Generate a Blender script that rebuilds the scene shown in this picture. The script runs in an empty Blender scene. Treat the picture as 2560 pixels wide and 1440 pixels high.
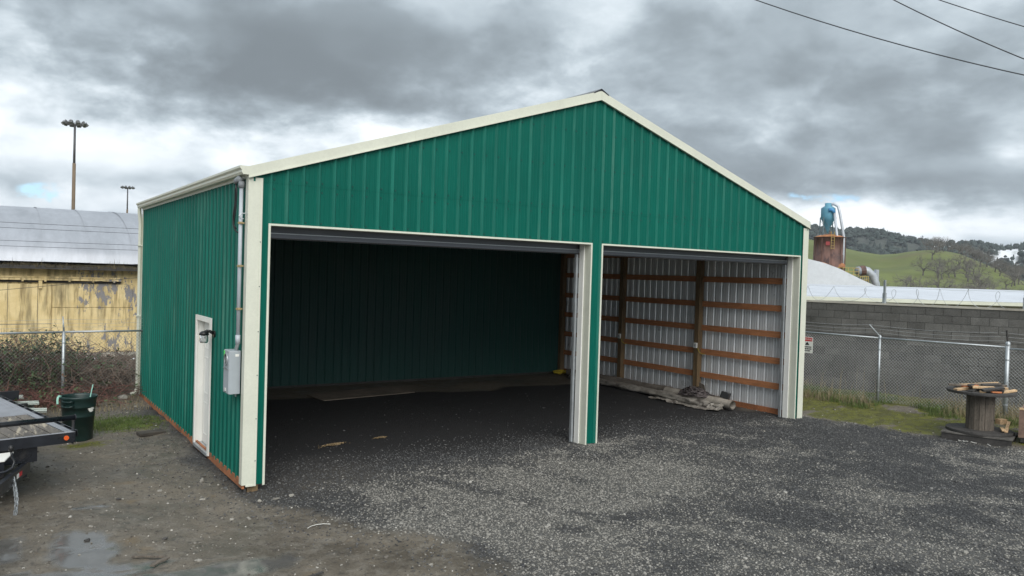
import bpy, math, random
import numpy as np
from mathutils import Vector, Matrix

random.seed(7)
rng = np.random.default_rng(7)
R = math.radians
sc = bpy.context.scene
col = sc.collection

# ------------------------------------------------------------------ camera
YAW, PIT, ROL = 0.5898, -0.0176, 0.0301
CAM = Vector((-2.9616, -10.9079, 3.0195))
fw = Vector((math.sin(YAW) * math.cos(PIT), math.cos(YAW) * math.cos(PIT), math.sin(PIT)))
rt = Vector((math.cos(YAW), -math.sin(YAW), 0))
up = rt.cross(fw)
cx_ = rt * math.cos(ROL) + up * math.sin(ROL)
cy_ = -rt * math.sin(ROL) + up * math.cos(ROL)
cam_data = bpy.data.cameras.new('camera')
cam_data.sensor_width = 36
cam_data.lens = 1964.64 / 2560 * 36
cam_data.clip_start = 0.1
cam_data.clip_end = 9000
cam = bpy.data.objects.new('camera', cam_data)
col.objects.link(cam)
M3 = Matrix((cx_, cy_, -fw)).transposed()
cam.matrix_world = Matrix.Translation(CAM) @ M3.to_4x4()
sc.camera = cam

# ------------------------------------------------------------------ view, world, sun
sc.view_settings.view_transform = 'Standard'
sc.view_settings.look = 'None'
sc.view_settings.gamma = 1
sc.view_settings.use_curve_mapping = False
EXPOSURE = 1.05
sc.view_settings.exposure = EXPOSURE
SUN_EL, SUN_AZ = 41.0, 198.0            # compass-like: azimuth from +Y clockwise

world = bpy.data.worlds.new('World')
sc.world = world
world.use_nodes = True


class NT:
    """small helper to write node trees as expressions"""
    def __init__(s, tree):
        s.t = tree
        s.n = tree.nodes
        s.l = tree.links

    def node(s, typ, **kw):
        n = s.n.new(typ)
        for k, v in kw.items():
            setattr(n, k, v)
        return n

    def put(s, sock, v):
        if isinstance(v, bpy.types.NodeSocket):
            s.l.new(v, sock)
        elif v is not None:
            if sock.type == 'RGBA' and not hasattr(v, '__len__'):
                v = (v, v, v, 1)
            elif sock.type == 'RGBA' and len(v) == 3:
                v = (*v, 1)
            sock.default_value = v

    def math(s, op, a, b=None, c=None, clamp=False):
        n = s.node('ShaderNodeMath', operation=op, use_clamp=clamp)
        for i, v in enumerate((a, b, c)):
            if v is not None:
                s.put(n.inputs[i], v)
        return n.outputs[0]

    def vmath(s, op, a, b=None, out=0):
        n = s.node('ShaderNodeVectorMath', operation=op)
        s.put(n.inputs[0], a)
        if b is not None:
            s.put(n.inputs[1], b)
        return n.outputs[out]

    def noise(s, vec, scale, detail=4, rough=.55, dist=0, color=False, w=None):
        n = s.node('ShaderNodeTexNoise', noise_dimensions='3D')
        s.put(n.inputs['Vector'], vec)
        n.inputs['Scale'].default_value = scale
        n.inputs['Detail'].default_value = detail
        n.inputs['Roughness'].default_value = rough
        n.inputs['Distortion'].default_value = dist
        return n.outputs['Color' if color else 'Fac']

    def voro(s, vec, scale, feature='F1', out='Distance'):
        n = s.node('ShaderNodeTexVoronoi', feature=feature)
        s.put(n.inputs['Vector'], vec)
        n.inputs['Scale'].default_value = scale
        return n.outputs[out]

    def ramp(s, fac, stops, interp='LINEAR'):
        n = s.node('ShaderNodeValToRGB')
        n.color_ramp.interpolation = interp
        e = n.color_ramp.elements
        while len(e) < len(stops):
            e.new(.5)
        for i, (p, c) in enumerate(stops):
            e[i].position = p
            e[i].color = (c, c, c, 1) if not hasattr(c, '__len__') else (*c, 1)
        s.put(n.inputs[0], fac)
        return n.outputs[0]

    def mix(s, f, a, b, typ='MIX'):
        n = s.node('ShaderNodeMix', data_type='RGBA', blend_type=typ)
        s.put(n.inputs['Factor'], f)
        s.put(n.inputs[6], a)
        s.put(n.inputs[7], b)
        return n.outputs[2]

    def mapr(s, v, a, b, c=0, d=1, smooth=True):
        n = s.node('ShaderNodeMapRange', interpolation_type='SMOOTHSTEP' if smooth else 'LINEAR')
        s.put(n.inputs[0], v)
        for i, q in enumerate((a, b, c, d)):
            s.put(n.inputs[i + 1], q)
        return n.outputs[0]

    def sep(s, v):
        n = s.node('ShaderNodeSeparateXYZ')
        s.put(n.inputs[0], v)
        return n.outputs

    def comb(s, x, y, z):
        n = s.node('ShaderNodeCombineXYZ')
        for i, v in enumerate((x, y, z)):
            s.put(n.inputs[i], v)
        return n.outputs[0]


def build_world():
    t = NT(world.node_tree)
    t.n.clear()
    out = t.node('ShaderNodeOutputWorld')
    bg = t.node('ShaderNodeBackground')
    t.l.new(bg.outputs[0], out.inputs[0])
    sky = t.node('ShaderNodeTexSky', sky_type='NISHITA', sun_disc=False)
    sky.sun_elevation = R(SUN_EL)
    sky.sun_rotation = R(SUN_AZ)
    skyc = t.mix(1.0, sky.outputs[0], (.075, .092, .11), 'MULTIPLY')
    tc = t.node('ShaderNodeTexCoord')
    d = tc.outputs['Generated']
    # turn so that the cloud deck drifts across the line of sight
    mp = t.node('ShaderNodeMapping')
    mp.inputs['Rotation'].default_value = (0, 0, YAW)
    t.put(mp.inputs[0], d)
    v = mp.outputs[0]
    x, y, z = t.sep(v)
    zz = t.math('ADD', t.math('MAXIMUM', z, 0.0), 0.30)
    uv = t.comb(t.math('DIVIDE', x, zz), t.math('DIVIDE', y, zz), 3.7)
    wob = t.vmath('MULTIPLY', t.vmath('SUBTRACT', t.noise(v, 3.0, 4, .6, 0, True), (.5, .5, .5)), (.5, .5, .5))
    uvw = t.vmath('ADD', uv, wob)
    vw = t.vmath('ADD', t.vmath('MULTIPLY', v, (1, 1, 1.9)), t.vmath('MULTIPLY', wob, (.12, .12, .12)))
    n1 = t.noise(uvw, 1.0, 6, .5)
    n2 = t.noise(uvw, 2.7, 7, .55)
    n3 = t.noise(vw, 8.0, 8, .6)
    # cloud thickness: large sheets, billows with lit crowns over greyer bases, frayed edges
    dens = t.math('ADD', t.math('MULTIPLY', n1, .70), t.math('ADD', t.math('MULTIPLY', n2, .42), t.math('MULTIPLY', n3, .46)))
    bil = t.mapr(t.noise(vw, 5.0, 5, .5), .40, .60, .085, -.085)
    dens = t.math('ADD', dens, bil)
    dens = t.math('ADD', dens, -.285)

    def lobe(px, py, rx, ry, amt, acc):
        # a heap of thicker (or thinner) cloud: elliptical in (tan azimuth, tan elevation)
        yy = t.math('MAXIMUM', y, .05)
        a = t.math('DIVIDE', t.math('SUBTRACT', t.math('DIVIDE', x, yy), (px - 1280) / 1965), rx)
        hz = 696 + (px - 1280) * .0301
        b = t.math('DIVIDE', t.math('SUBTRACT', t.math('DIVIDE', z, yy), (hz - py) / 1965), ry)
        a = t.math('ADD', a, t.math('MULTIPLY', t.math('SUBTRACT', n2, .5), 1.6))
        b = t.math('ADD', b, t.math('MULTIPLY', t.math('SUBTRACT', n3, .5), 2.4))
        q = t.math('ADD', t.math('MULTIPLY', a, a), t.math('MULTIPLY', b, b))
        g = t.math('EXPONENT', t.math('MULTIPLY', q, -1.0))
        g = t.math('MULTIPLY', g, t.math('GREATER_THAN', y, .05))
        return t.math('ADD', acc, t.math('MULTIPLY', g, amt))
    for L in LOBES:
        dens = lobe(*L, dens)
    # frayed outline for the heaps: shift the sampling with the noise
    shade = t.ramp(dens, [(.24, (.74, .77, .79)), (.36, (.61, .655, .69)), (.46, (.445, .50, .54)), (.56, (.305, .355, .392)), (.70, (.200, .236, .262)), (.90, (.135, .158, .175))], 'B_SPLINE')
    # thin places let the blue through
    gap = t.math('ADD', t.math('MULTIPLY', n3, .7), t.math('MULTIPLY', n2, .3))
    gacc = t.math('MULTIPLY', t.mapr(gap, .36, .64, 0, 1), .62)
    for L in GAPS:
        gacc = lobe(*L, gacc)
    gm = t.mapr(gacc, .64, .84)
    c = t.mix(gm, shade, skyc)
    t.put(bg.inputs[0], c)
    bg.inputs[1].default_value = SKY


SKY = 0.82
LOBES = [
    # (px, py, half-width, half-height, thickness added) in tangent units: where the deck is thick or thin
    (640, 120, .25, .075, .25), (880, 225, .16, .06, .19), (330, 60, .16, .05, .08), (1270, 60, .13, .09, .11),
    (1780, 190, .20, .11, .13), (2380, 130, .2, .08, .07), (2250, 470, .24, .022, .20), (1900, 430, .14, .04, .03),
    (120, 320, .22, .09, -.10), (520, 370, .18, .05, -.11), (2050, 545, .24, .022, -.24), (2480, 370, .12, .02, .06),
    (230, 455, .14, .016, .13), (10, 60, .06, .09, -.12), (2480, 520, .07, .018, .12), (2450, 590, .2, .016, -.16),
    (300, 520, .2, .02, -.14), (40, 480, .035, .02, .10), (900, 300, .08, .03, -.10), (840, 130, .03, .02, -.08),
]
GAPS = [(120, 478, .05, .020, .55), (2085, 505, .09, .010, .45)]
build_world()

sd = bpy.data.lights.new('sun', 'SUN')
sd.energy = 1.5
sd.angle = R(55)
sd.color = (1.0, .965, .91)
sun = bpy.data.objects.new('sun', sd)
col.objects.link(sun)
sdir = Vector((math.sin(R(SUN_AZ)) * math.cos(R(SUN_EL)), math.cos(R(SUN_AZ)) * math.cos(R(SUN_EL)), math.sin(R(SUN_EL))))
sun.rotation_euler = sdir.to_track_quat('Z', 'Y').to_euler()
sun.location = (-6, -12, 20)

# ------------------------------------------------------------------ materials
MATS = {}


def mat(name, base, rough=.6, metal=0, spec=.5, var=.12, vs=3.0, fine=0, fs=60.0, bump=0, bs=40.0, dirt=None, ds=1.2, dthr=(.5, .7), stretch=None, second=None, sthr=(.5, .6), ss=6.0, coat=0, alpha=None, trans=0):
    """procedural paint / wood / metal: base colour, broad and fine variation, stains, optional second colour in patches"""
    if name in MATS:
        return MATS[name]
    m = bpy.data.materials.new(name)
    m.use_nodes = True
    t = NT(m.node_tree)
    b = t.n['Principled BSDF']
    g = t.node('ShaderNodeNewGeometry')
    p = g.outputs['Position']
    if stretch:
        p = t.vmath('MULTIPLY', p, stretch)
    c = (*base, 1)
    n = t.noise(p, vs, 5, .6)
    lo = tuple(v * (1 - var) for v in base)
    hi = tuple(min(1, v * (1 + var)) for v in base)
    cc = t.mix(t.mapr(n, .3, .7), lo, hi)
    if fine:
        nf = t.noise(p, fs, 3, .7)
        k = t.mapr(nf, .3, .7, 1 - fine, 1 + fine)
        cc = t.mix(1.0, cc, t.comb(k, k, k), 'MULTIPLY')
    if second:
        n2 = t.noise(p, ss, 7, .65, .4)
        cc = t.mix(t.mapr(n2, *sthr), cc, second)
    if dirt:
        nd = t.noise(p, ds, 7, .65)
        cc = t.mix(t.mapr(nd, *dthr), cc, dirt)
    t.put(b.inputs['Base Color'], cc)
    b.inputs['Roughness'].default_value = rough
    b.inputs['Metallic'].default_value = metal
    b.inputs['Specular IOR Level'].default_value = spec
    if coat:
        b.inputs['Coat Weight'].default_value = coat
    if trans:
        b.inputs['Transmission Weight'].default_value = trans
    rn = t.mapr(n, .3, .7, max(.02, rough - .07), min(1, rough + .07))
    t.put(b.inputs['Roughness'], rn)
    if bump:
        nb = t.noise(p, bs, 4, .6)
        bn = t.node('ShaderNodeBump')
        bn.inputs['Strength'].default_value = bump
        bn.inputs['Distance'].default_value = .01
        t.put(bn.inputs['Height'], nb)
        t.l.new(bn.outputs[0], b.inputs['Normal'])
    MATS[name] = m
    return m


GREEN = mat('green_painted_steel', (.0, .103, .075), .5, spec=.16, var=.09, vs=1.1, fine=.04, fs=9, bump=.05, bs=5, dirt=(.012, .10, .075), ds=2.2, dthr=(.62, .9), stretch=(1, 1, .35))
GREEN_IN = mat('green_steel_inside', (.004, .050, .043), .55, var=.1, vs=1.2, stretch=(1, 1, .3))  # wall green darkened for inside faces, interior shade put into the colour
RIBG = mat('sky_lit_green_rib', (.011, .138, .104), .5, spec=.2, var=.16, vs=1.6, fine=.06, fs=9, stretch=(1, 1, .25), dirt=(.07, .21, .165), ds=1.3, dthr=(.5, .8))  # paler copy of the wall green: sky sheen on the ribs put into colour
CREAM = mat('cream_trim', (.62, .635, .54), .45, var=.04, vs=1.5, fine=.03, fs=30, dirt=(.45, .42, .32), ds=3, dthr=(.68, .95))
WHITE = mat('white_paint', (.78, .78, .74), .45, var=.04, vs=2, dirt=(.5, .47, .4), ds=4, dthr=(.66, .95))
LINER = mat('white_steel_liner', (.74, .77, .79), .34, metal=.25, var=.06, vs=1.5, spec=.5)
GALV = mat('galvanised_steel', (.42, .45, .47), .42, metal=.55, var=.12, vs=6, fine=.06, fs=50)
DARKSTEEL = mat('grey_door_slat', (.11, .12, .14), .4, metal=.2, var=.08)
GIRT = mat('girt_wood', (.44, .19, .085), .7, var=.22, vs=3, fine=.18, fs=30, stretch=(6, 1, 10), bump=.2)
POSTW = mat('treated_post_wood', (.155, .105, .055), .75, var=.25, vs=3, fine=.2, fs=25, stretch=(7, 7, .8), bump=.2)
SKIRT = mat('skirt_board_wood', (.34, .135, .06), .75, var=.3, vs=2, fine=.2, fs=30, dirt=(.10, .07, .05), ds=3, dthr=(.55, .75))
METERM = mat('grey_enamel', (.36, .40, .43), .42, var=.05)
PVC = mat('grey_pvc', (.40, .44, .48), .45, var=.05)
BLACKM = mat('black_trailer_paint', (.012, .014, .019), .32, var=.3, vs=4, dirt=(.06, .055, .05), ds=3, dthr=(.55, .85))
BLACKP = mat('black_plastic', (.012, .012, .013), .4)
BIN = mat('dark_green_plastic', (.010, .030, .028), .42, var=.2, vs=5, dirt=(.05, .06, .05), ds=4, dthr=(.58, .9))
MINT = mat('mint_plastic_strap', (.35, .66, .56), .5)
ORANGE = mat('amber_lens', (.65, .10, .02), .25)
REDM = mat('red_sheet', (.55, .02, .03), .4)
DECKW = mat('weathered_deck_wood', (.135, .120, .105), .8, var=.3, vs=1.4, fine=.25, fs=14, stretch=(9, 1.2, 9), second=(.40, .35, .27), ss=1.6, sthr=(.52, .68), bump=.25)
STEELPLATE = mat('worn_grey_plate', (.30, .31, .34), .45, metal=.3, var=.15)
GREYWOOD = mat('grey_weathered_wood', (.125, .105, .085), .85, var=.3, vs=3, fine=.3, fs=22, stretch=(6, 6, .7), bump=.4, dirt=(.04, .035, .03), ds=7, dthr=(.55, .75))
DARKWOOD = mat('dark_wet_wood', (.045, .042, .04), .7, var=.3, vs=3, fine=.2, fs=22, bump=.3)
FRESHW = mat('sawn_pine', (.52, .36, .21), .75, var=.2, vs=4, fine=.2, fs=25, bump=.2)
ORANGEW = mat('orange_stained_board', (.45, .16, .06), .7, var=.2, vs=4, fine=.2)
PLYW = mat('old_plywood', (.15, .125, .10), .85, var=.25, vs=2, fine=.15, fs=15)
BROWNBOX = mat('brown_sheet_board', (.19, .125, .095), .7, var=.18, vs=2.5, fine=.12, fs=20, dirt=(.08, .06, .05), ds=3, dthr=(.55, .8))
PLASTICSHEET = mat('dirty_plastic_sheet', (.30, .28, .25), .45, var=.3, vs=3, fine=.2, fs=12, bump=.6, bs=14, dirt=(.07, .06, .055), ds=3, dthr=(.48, .7))
ROPE = mat('rope', (.10, .085, .085), .9, var=.3)
YROPE = mat('yellow_rope', (.55, .42, .03), .8, var=.3)
SAWDUST = mat('sawdust', (.30, .22, .12), .95, var=.25, vs=8, bump=.5)
ROCKP = mat('pale_rock', (.27, .255, .225), .85, var=.3, vs=8, fine=.2, bump=.5)
CLAY = mat('dark_slab', (.055, .048, .04), .9, var=.3, bump=.4)
YELLOWPLATE = mat('yellow_paint', (.75, .42, .02), .4)
GLASS = mat('clear_glass', (.85, .87, .87), .08, trans=.85, var=.02)
BULB = mat('frosted_bulb', (.8, .8, .78), .4)
STICKG = mat('green_sticker', (.10, .75, .12), .5)
SNOWM = mat('old_snow', (.72, .75, .79), .7, var=.1, vs=4, bump=.5)
RUST = mat('rusty_steel', (.14, .075, .06), .7, var=.3, vs=.9, stretch=(1, 1, .4), dirt=(.05, .03, .03), ds=1.5, dthr=(.45, .7))
RUSTO = mat('orange_rust', (.36, .15, .06), .75, var=.3, vs=1.5)
BLUEM = mat('faded_blue_paint', (.09, .26, .36), .5, var=.15, vs=1, dirt=(.2, .12, .08), ds=1, dthr=(.6, .85))
TEALM = mat('teal_grey_paint', (.09, .14, .16), .5, var=.15)
YRAIL = mat('yellow_handrail', (.42, .31, .10), .5)
PIPEM = mat('grey_pipe', (.42, .45, .49), .45, metal=.3, var=.12, vs=.8)
ROOFW = mat('pale_metal_roof', (.60, .63, .68), .5, metal=.1, var=.06, vs=.3, fine=.04, fs=3, dirt=(.38, .40, .43), ds=.6, dthr=(.55, .85))
ROOFS = mat('silver_metal_roof', (.40, .42, .46), .42, metal=.35, var=.08, vs=.6, fine=.06, fs=5, dirt=(.27, .29, .32), ds=.9, dthr=(.5, .8), stretch=(1, .3, .3))
CONC = mat('pale_concrete', (.40, .38, .33), .85, var=.15, vs=1.5, dirt=(.2, .18, .15), ds=1.5, dthr=(.5, .75))
BARK = mat('bare_bark', (.125, .117, .112), .9, var=.25, vs=.5)
TWIG = mat('bare_twigs', (.165, .155, .148), .95, var=.2, vs=.4)
CABLEM = mat('black_cable', (.02, .022, .026), .5)
MASTW = mat('brown_mast', (.16, .12, .08), .8, var=.15, vs=.5)
MASTG = mat('grey_mast', (.085, .085, .09), .6)
LAMPM = mat('floodlight_grey', (.12, .125, .13), .5)
STEM = mat('bramble_stem', (.12, .075, .06), .85, var=.35, vs=3)
DSTEM = mat('dry_stem', (.20, .155, .125), .9, var=.35, vs=3)
LEAF = mat('bramble_leaf', (.055, .088, .035), .6, var=.5, vs=2.5, fine=.3, fs=30)
DRYGRASS = mat('dry_grass', (.24, .20, .12), .9, var=.3, vs=3)
GRASS = mat('green_grass', (.085, .125, .03), .8, var=.35, vs=2)


# ------------------------------------------------------------------ mesh helpers
class MB:
    def __init__(s):
        s.v, s.f, s.m = [], [], []

    def add(s, vs, fs, mi=0):
        o = len(s.v)
        s.v += [tuple(q) for q in vs]
        s.f += [tuple(i + o for i in q) for q in fs]
        s.m += [mi] * len(fs)
        return s

    def box(s, x0, x1, y0, y1, z0, z1, mi=0):
        v = [(x, y, z) for z in (z0, z1) for y in (y0, y1) for x in (x0, x1)]
        f = [(0, 2, 3, 1), (4, 5, 7, 6), (0, 1, 5, 4), (2, 6, 7, 3), (0, 4, 6, 2), (1, 3, 7, 5)]
        return s.add(v, f, mi)

    def bar(s, a, b, w, h, upv=(0, 0, 1), mi=0):
        """a rectangular bar from a to b, w wide and h high"""
        a, b = Vector(a), Vector(b)
        d = (b - a).normalized()
        u = Vector(upv)
        sx = d.cross(u)
        if sx.length < 1e-5:
            sx = d.cross(Vector((0, 1, 0)))
        sx.normalize()
        u = sx.cross(d)
        v = []
        for p in (a, b):
            for i, j in ((-1, -1), (1, -1), (1, 1), (-1, 1)):
                v.append(p + sx * (i * w / 2) + u * (j * h / 2))
        f = [(3, 2, 1, 0), (4, 5, 6, 7), (0, 1, 5, 4), (1, 2, 6, 5), (2, 3, 7, 6), (3, 0, 4, 7)]
        return s.add(v, f, mi)

    def tube(s, pts, r, n=6, cap=True, mi=0, closed=False):
        pts = [Vector(p) for p in pts]
        k = len(pts)
        rs = r if hasattr(r, '__len__') else [r] * k
        base = len(s.v)
        prev = None
        for i, p in enumerate(pts):
            if closed:
                d = pts[(i + 1) % k] - pts[i - 1]
            else:
                d = pts[min(i + 1, k - 1)] - pts[max(i - 1, 0)]
            if d.length < 1e-9:
                d = Vector((0, 0, 1))
            d.normalize()
            if prev is None:
                q = Vector((0, 0, 1)) if abs(d.z) < .9 else Vector((1, 0, 0))
                e = d.cross(q).normalized()
            else:
                e = (prev - d * prev.dot(d))
                e = e.normalized() if e.length > 1e-6 else d.orthogonal().normalized()
            prev = e
            w = d.cross(e)
            for j in range(n):
                a = 2 * math.pi * j / n
                s.v.append(tuple(p + (e * math.cos(a) + w * math.sin(a)) * rs[i]))
        seg = k if closed else k - 1
        for i in range(seg):
            for j in range(n):
                a = base + i * n + j
                b = base + i * n + (j + 1) % n
                c = base + ((i + 1) % k) * n + (j + 1) % n
                d = base + ((i + 1) % k) * n + j
                s.f.append((a, b, c, d))
                s.m.append(mi)
        if cap and not closed:
            s.f.append(tuple(base + j for j in reversed(range(n))))
            s.f.append(tuple(base + (k - 1) * n + j for j in range(n)))
            s.m += [mi, mi]
        return s

    def lathe(s, prof, c=(0, 0, 0), n=24, mi=0, closed=False):
        """profile [(r, z)] turned about the vertical through c"""
        base = len(s.v)
        for (r, z) in prof:
            for j in range(n):
                a = 2 * math.pi * j / n
                s.v.append((c[0] + r * math.cos(a), c[1] + r * math.sin(a), c[2] + z))
        k = len(prof)
        for i in range(k if closed else k - 1):
            i2 = (i + 1) % k
            for j in range(n):
                s.f.append((base + i * n + j, base + i * n + (j + 1) % n, base + i2 * n + (j + 1) % n, base + i2 * n + j))
                s.m.append(mi)
        return s

    def disc(s, c, r, axis, n=16, th=.01, mi=0):
        a = Vector(c)
        d = Vector(axis).normalized()
        return s.tube([a - d * th / 2, a + d * th / 2], r, n, True, mi)

    def prism(s, poly, off, mi=0):
        """closed polygon (3d points) extruded by the vector off"""
        k = len(poly)
        o = Vector(off)
        v = [Vector(p) for p in poly] + [Vector(p) + o for p in poly]
        f = [tuple(reversed(range(k))), tuple(range(k, 2 * k))]
        for i in range(k):
            j = (i + 1) % k
            f.append((i, j, j + k, i + k))
        return s.add(v, f, mi)

    def mesh(s, name, mats, smooth=False):
        me = bpy.data.meshes.new(name)
        me.from_pydata(s.v, [], s.f)
        for m in (mats if isinstance(mats, (list, tuple)) else [mats]):
            me.materials.append(m)
        if any(s.m):
            me.polygons.foreach_set('material_index', s.m)
        if smooth:
            me.polygons.foreach_set('use_smooth', [True] * len(me.polygons))
        me.update()
        return me

    def build(s, name, mats, parent=None, smooth=False, kind=None, bevel=0):
        o = bpy.data.objects.new(name, s.mesh(name, mats, smooth))
        col.objects.link(o)
        if parent:
            o.parent = parent
        if kind:
            o['kind'] = kind
        if bevel:
            b = o.modifiers.new('bevel', 'BEVEL')
            b.width = bevel
            b.segments = 2
            b.limit_method = 'ANGLE'
        return o


def tag(o, label=None, cat=None, group=None, kind=None):
    if label:
        o['label'] = label
    if cat:
        o['category'] = cat
    if group:
        o['group'] = group
    if kind:
        o['kind'] = kind
    return o


def empty(name, loc=(0, 0, 0), rz=0, label=None, cat=None, group=None):
    o = bpy.data.objects.new(name, None)
    o.empty_display_size = .2
    o.location = loc
    o.rotation_euler = (0, 0, rz)
    col.objects.link(o)
    return tag(o, label, cat, group)


def link_copy(src, parent=None):
    c = src.copy()
    col.objects.link(c)
    if parent:
        c.parent = parent
    return c


def np_mesh(name, verts, faces, mats, parent=None, smooth=True, kind=None):
    """verts (n,3), faces (m,3|4) arrays"""
    me = bpy.data.meshes.new(name)
    me.vertices.add(len(verts))
    me.vertices.foreach_set('co', np.asarray(verts, np.float32).ravel())
    faces = np.asarray(faces, np.int32)
    k = faces.shape[1]
    me.loops.add(faces.size)
    me.loops.foreach_set('vertex_index', faces.ravel())
    me.polygons.add(len(faces))
    me.polygons.foreach_set('loop_start', np.arange(0, faces.size, k, dtype=np.int32))
    me.polygons.foreach_set('use_smooth', np.full(len(faces), smooth))
    for m in (mats if isinstance(mats, (list, tuple)) else [mats]):
        me.materials.append(m)
    me.update()
    me.validate()
    o = bpy.data.objects.new(name, me)
    col.objects.link(o)
    if parent:
        o.parent = parent
    if kind:
        o['kind'] = kind
    return o


# value noise for terrain and scatter masks
_LAT = rng.random((256, 256))


def vnoise(x, y, f=1.0, seed=0):
    x = np.asarray(x, float) * f + seed * 17.31 + 1000
    y = np.asarray(y, float) * f + seed * 9.77 + 1000
    xi, yi = np.floor(x).astype(int), np.floor(y).astype(int)
    u, v = x - xi, y - yi
    u, v = u * u * (3 - 2 * u), v * v * (3 - 2 * v)
    a = _LAT[xi & 255, yi & 255]
    b = _LAT[(xi + 1) & 255, yi & 255]
    c = _LAT[xi & 255, (yi + 1) & 255]
    d = _LAT[(xi + 1) & 255, (yi + 1) & 255]
    return (a * (1 - u) + b * u) * (1 - v) + (c * (1 - u) + d * u) * v


def fbm(x, y, f=1.0, o=4, seed=0):
    s, a, t = 0, 1, 0
    for i in range(o):
        s = s + a * vnoise(x, y, f * 2 ** i, seed + i)
        t += a
        a *= .5
    return s / t


def sstep(a, b, x):
    t = np.clip((np.asarray(x, float) - a) / (b - a), 0, 1)
    return t * t * (3 - 2 * t)

# ------------------------------------------------------------------ ground
W, D, HE, HR = 12.19, 8.70, 4.25, 6.19      # barn width, depth, wall height at eave, under the ridge trim
SLOPE = (HR - HE) / (W / 2)


def gz(x, y):
    x, y = np.asarray(x, float), np.asarray(y, float)
    inside = sstep(.0, .5, x) * sstep(W, W - .5, x) * sstep(-.2, .4, y) * sstep(D + .2, D - .2, y)
    z = -.015 - .115 * np.exp(-((x + .1) / 1.3) ** 2 - ((y + .5) / 1.7) ** 2)
    z = z - .03 * np.exp(-((x + 2.0) / 1.3) ** 2 - ((y + 1.9) / .8) ** 2)
    z = z + .17 * sstep(13.0, 15.2, x) * sstep(30, 18, x) + .04 * sstep(7, 9, y) * sstep(.2, -.4, x)
    near = sstep(60, 25, np.hypot(x, y))
    n = (fbm(x, y, .45, 3, 1) - .5) * .07 + (fbm(x, y, 2.3, 3, 5) - .5) * .045 + (fbm(x, y, 9, 2, 9) - .5) * .018
    z = z + n * (1 - .6 * inside) * (.25 + .75 * near)
    return z


def gzs(x, y):
    return float(gz(x, y))


def m_gravel(x, y):
    n = (fbm(x, y, 1.3, 3, 21) - .5) * 1.1
    xb = np.interp(y, [-9, -4.5, -2.8, -1.0, -.3, .1, 9], [2.2, 1.55, 1.15, .25, -.02, -.15, -.15])
    xr = np.interp(y, [-9, -3.9, -2, .2, 1, 3], [17, 13.5, 12.7, 12.35, 12.2, 12.2])
    g = sstep(-.25, .25, x - xb + n * .7) * sstep(-.35, .35, xr - x + n)
    back = sstep(-.18, .12, y - (6.9 - .06 * (x - 3) + (fbm(x, y, .6, 2, 33) - .5) * 1.6))
    lefts = sstep(.2, -.7, np.abs(x + .35)) * sstep(-.2, .6, y) * .75 * sstep(8.5, 6, y)
    g = g * (1 - back) + lefts * (x < 0)
    wedge = sstep(.25, .75, fbm(x, y, .9, 2, 61)) * sstep(1.2, 0, np.abs(y - .3)) * sstep(2.8, .6, x)
    return np.clip(g * (1 - .35 * wedge), 0, 1)


def m_moss(x, y):
    n = fbm(x, y, .9, 4, 41)
    right = sstep(-.5, .4, x - np.interp(y, [-9, -3.9, -2, .2, 3], [17, 13.75, 13.0, 12.55, 12.6])) * sstep(.35, .58, n + .1)
    left = np.exp(-((x + .85) / .85) ** 2 - ((y - 5.3) / .75) ** 2) * 1.25
    left = left + .8 * np.exp(-((x + 1.6) / .5) ** 2 - ((y - 3.75) / .3) ** 2)
    far = sstep(22, 40, np.hypot(x - 5, y)) * .8
    return np.clip(right + left * sstep(.25, .5, n) + far, 0, 1)


def m_dry(x, y):
    n = fbm(x, y, .55, 4, 51)
    n2 = fbm(x, y, 2.2, 3, 57)
    o = sstep(.35, -.5, y + (n - .5) * 1.6 - .12 * np.clip(x - 3, -3, 4))
    core = 1.0 * np.exp(-((x - 4.3) / 3.0) ** 2 - ((y + 2.0) / 1.6) ** 2) * (.55 + .9 * n2)
    tr = 0
    for (xc, bend) in ((3.1, .10), (9.1, -.02)):
        c = xc + bend * (y * .55) ** 2 - .25 * y
        for s_ in (-.78, .78):
            tr = np.maximum(tr, np.exp(-((x - c - s_ + (n2 - .5) * .5) / .17) ** 2))
    return np.clip(o * (sstep(.40, .62, n * .62 + n2 * .38) * .75 + core) * (1 - .55 * tr), 0, 1)


def m_wet(x, y):
    n = fbm(x, y, 2.6, 4, 81)
    n2 = fbm(x, y, 7, 3, 87)
    w = 0
    for (cx, cy, rx, ry, k) in ((-2.05, -1.55, .36, .75, 1.1), (-2.1, -2.35, 1.0, .26, 1.0), (-1.86, -.02, .22, .10, .95), (-2.75, -1.25, .25, .4, .8), (-1.2, -2.9, 1.5, .35, .75), (-2.9, -2.2, .5, .3, .8)):
        w = np.maximum(w, k * np.exp(-((x - cx) / rx) ** 2 - ((y - cy) / ry) ** 2))
    return sstep(.36, .56, w + (n - .5) * .75 + (n2 - .5) * .25)


def axis(lo, hi, step, far, grow=1.16):
    a = list(np.arange(lo, hi + step / 2, step))
    s, v = step, a[-1]
    while v < far:
        s *= grow
        v += s
        a.append(v)
    s, v = step, a[0]
    pre = []
    while v > -far:
        s *= grow
        v -= s
        pre.append(v)
    return np.array(pre[::-1] + a)


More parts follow.
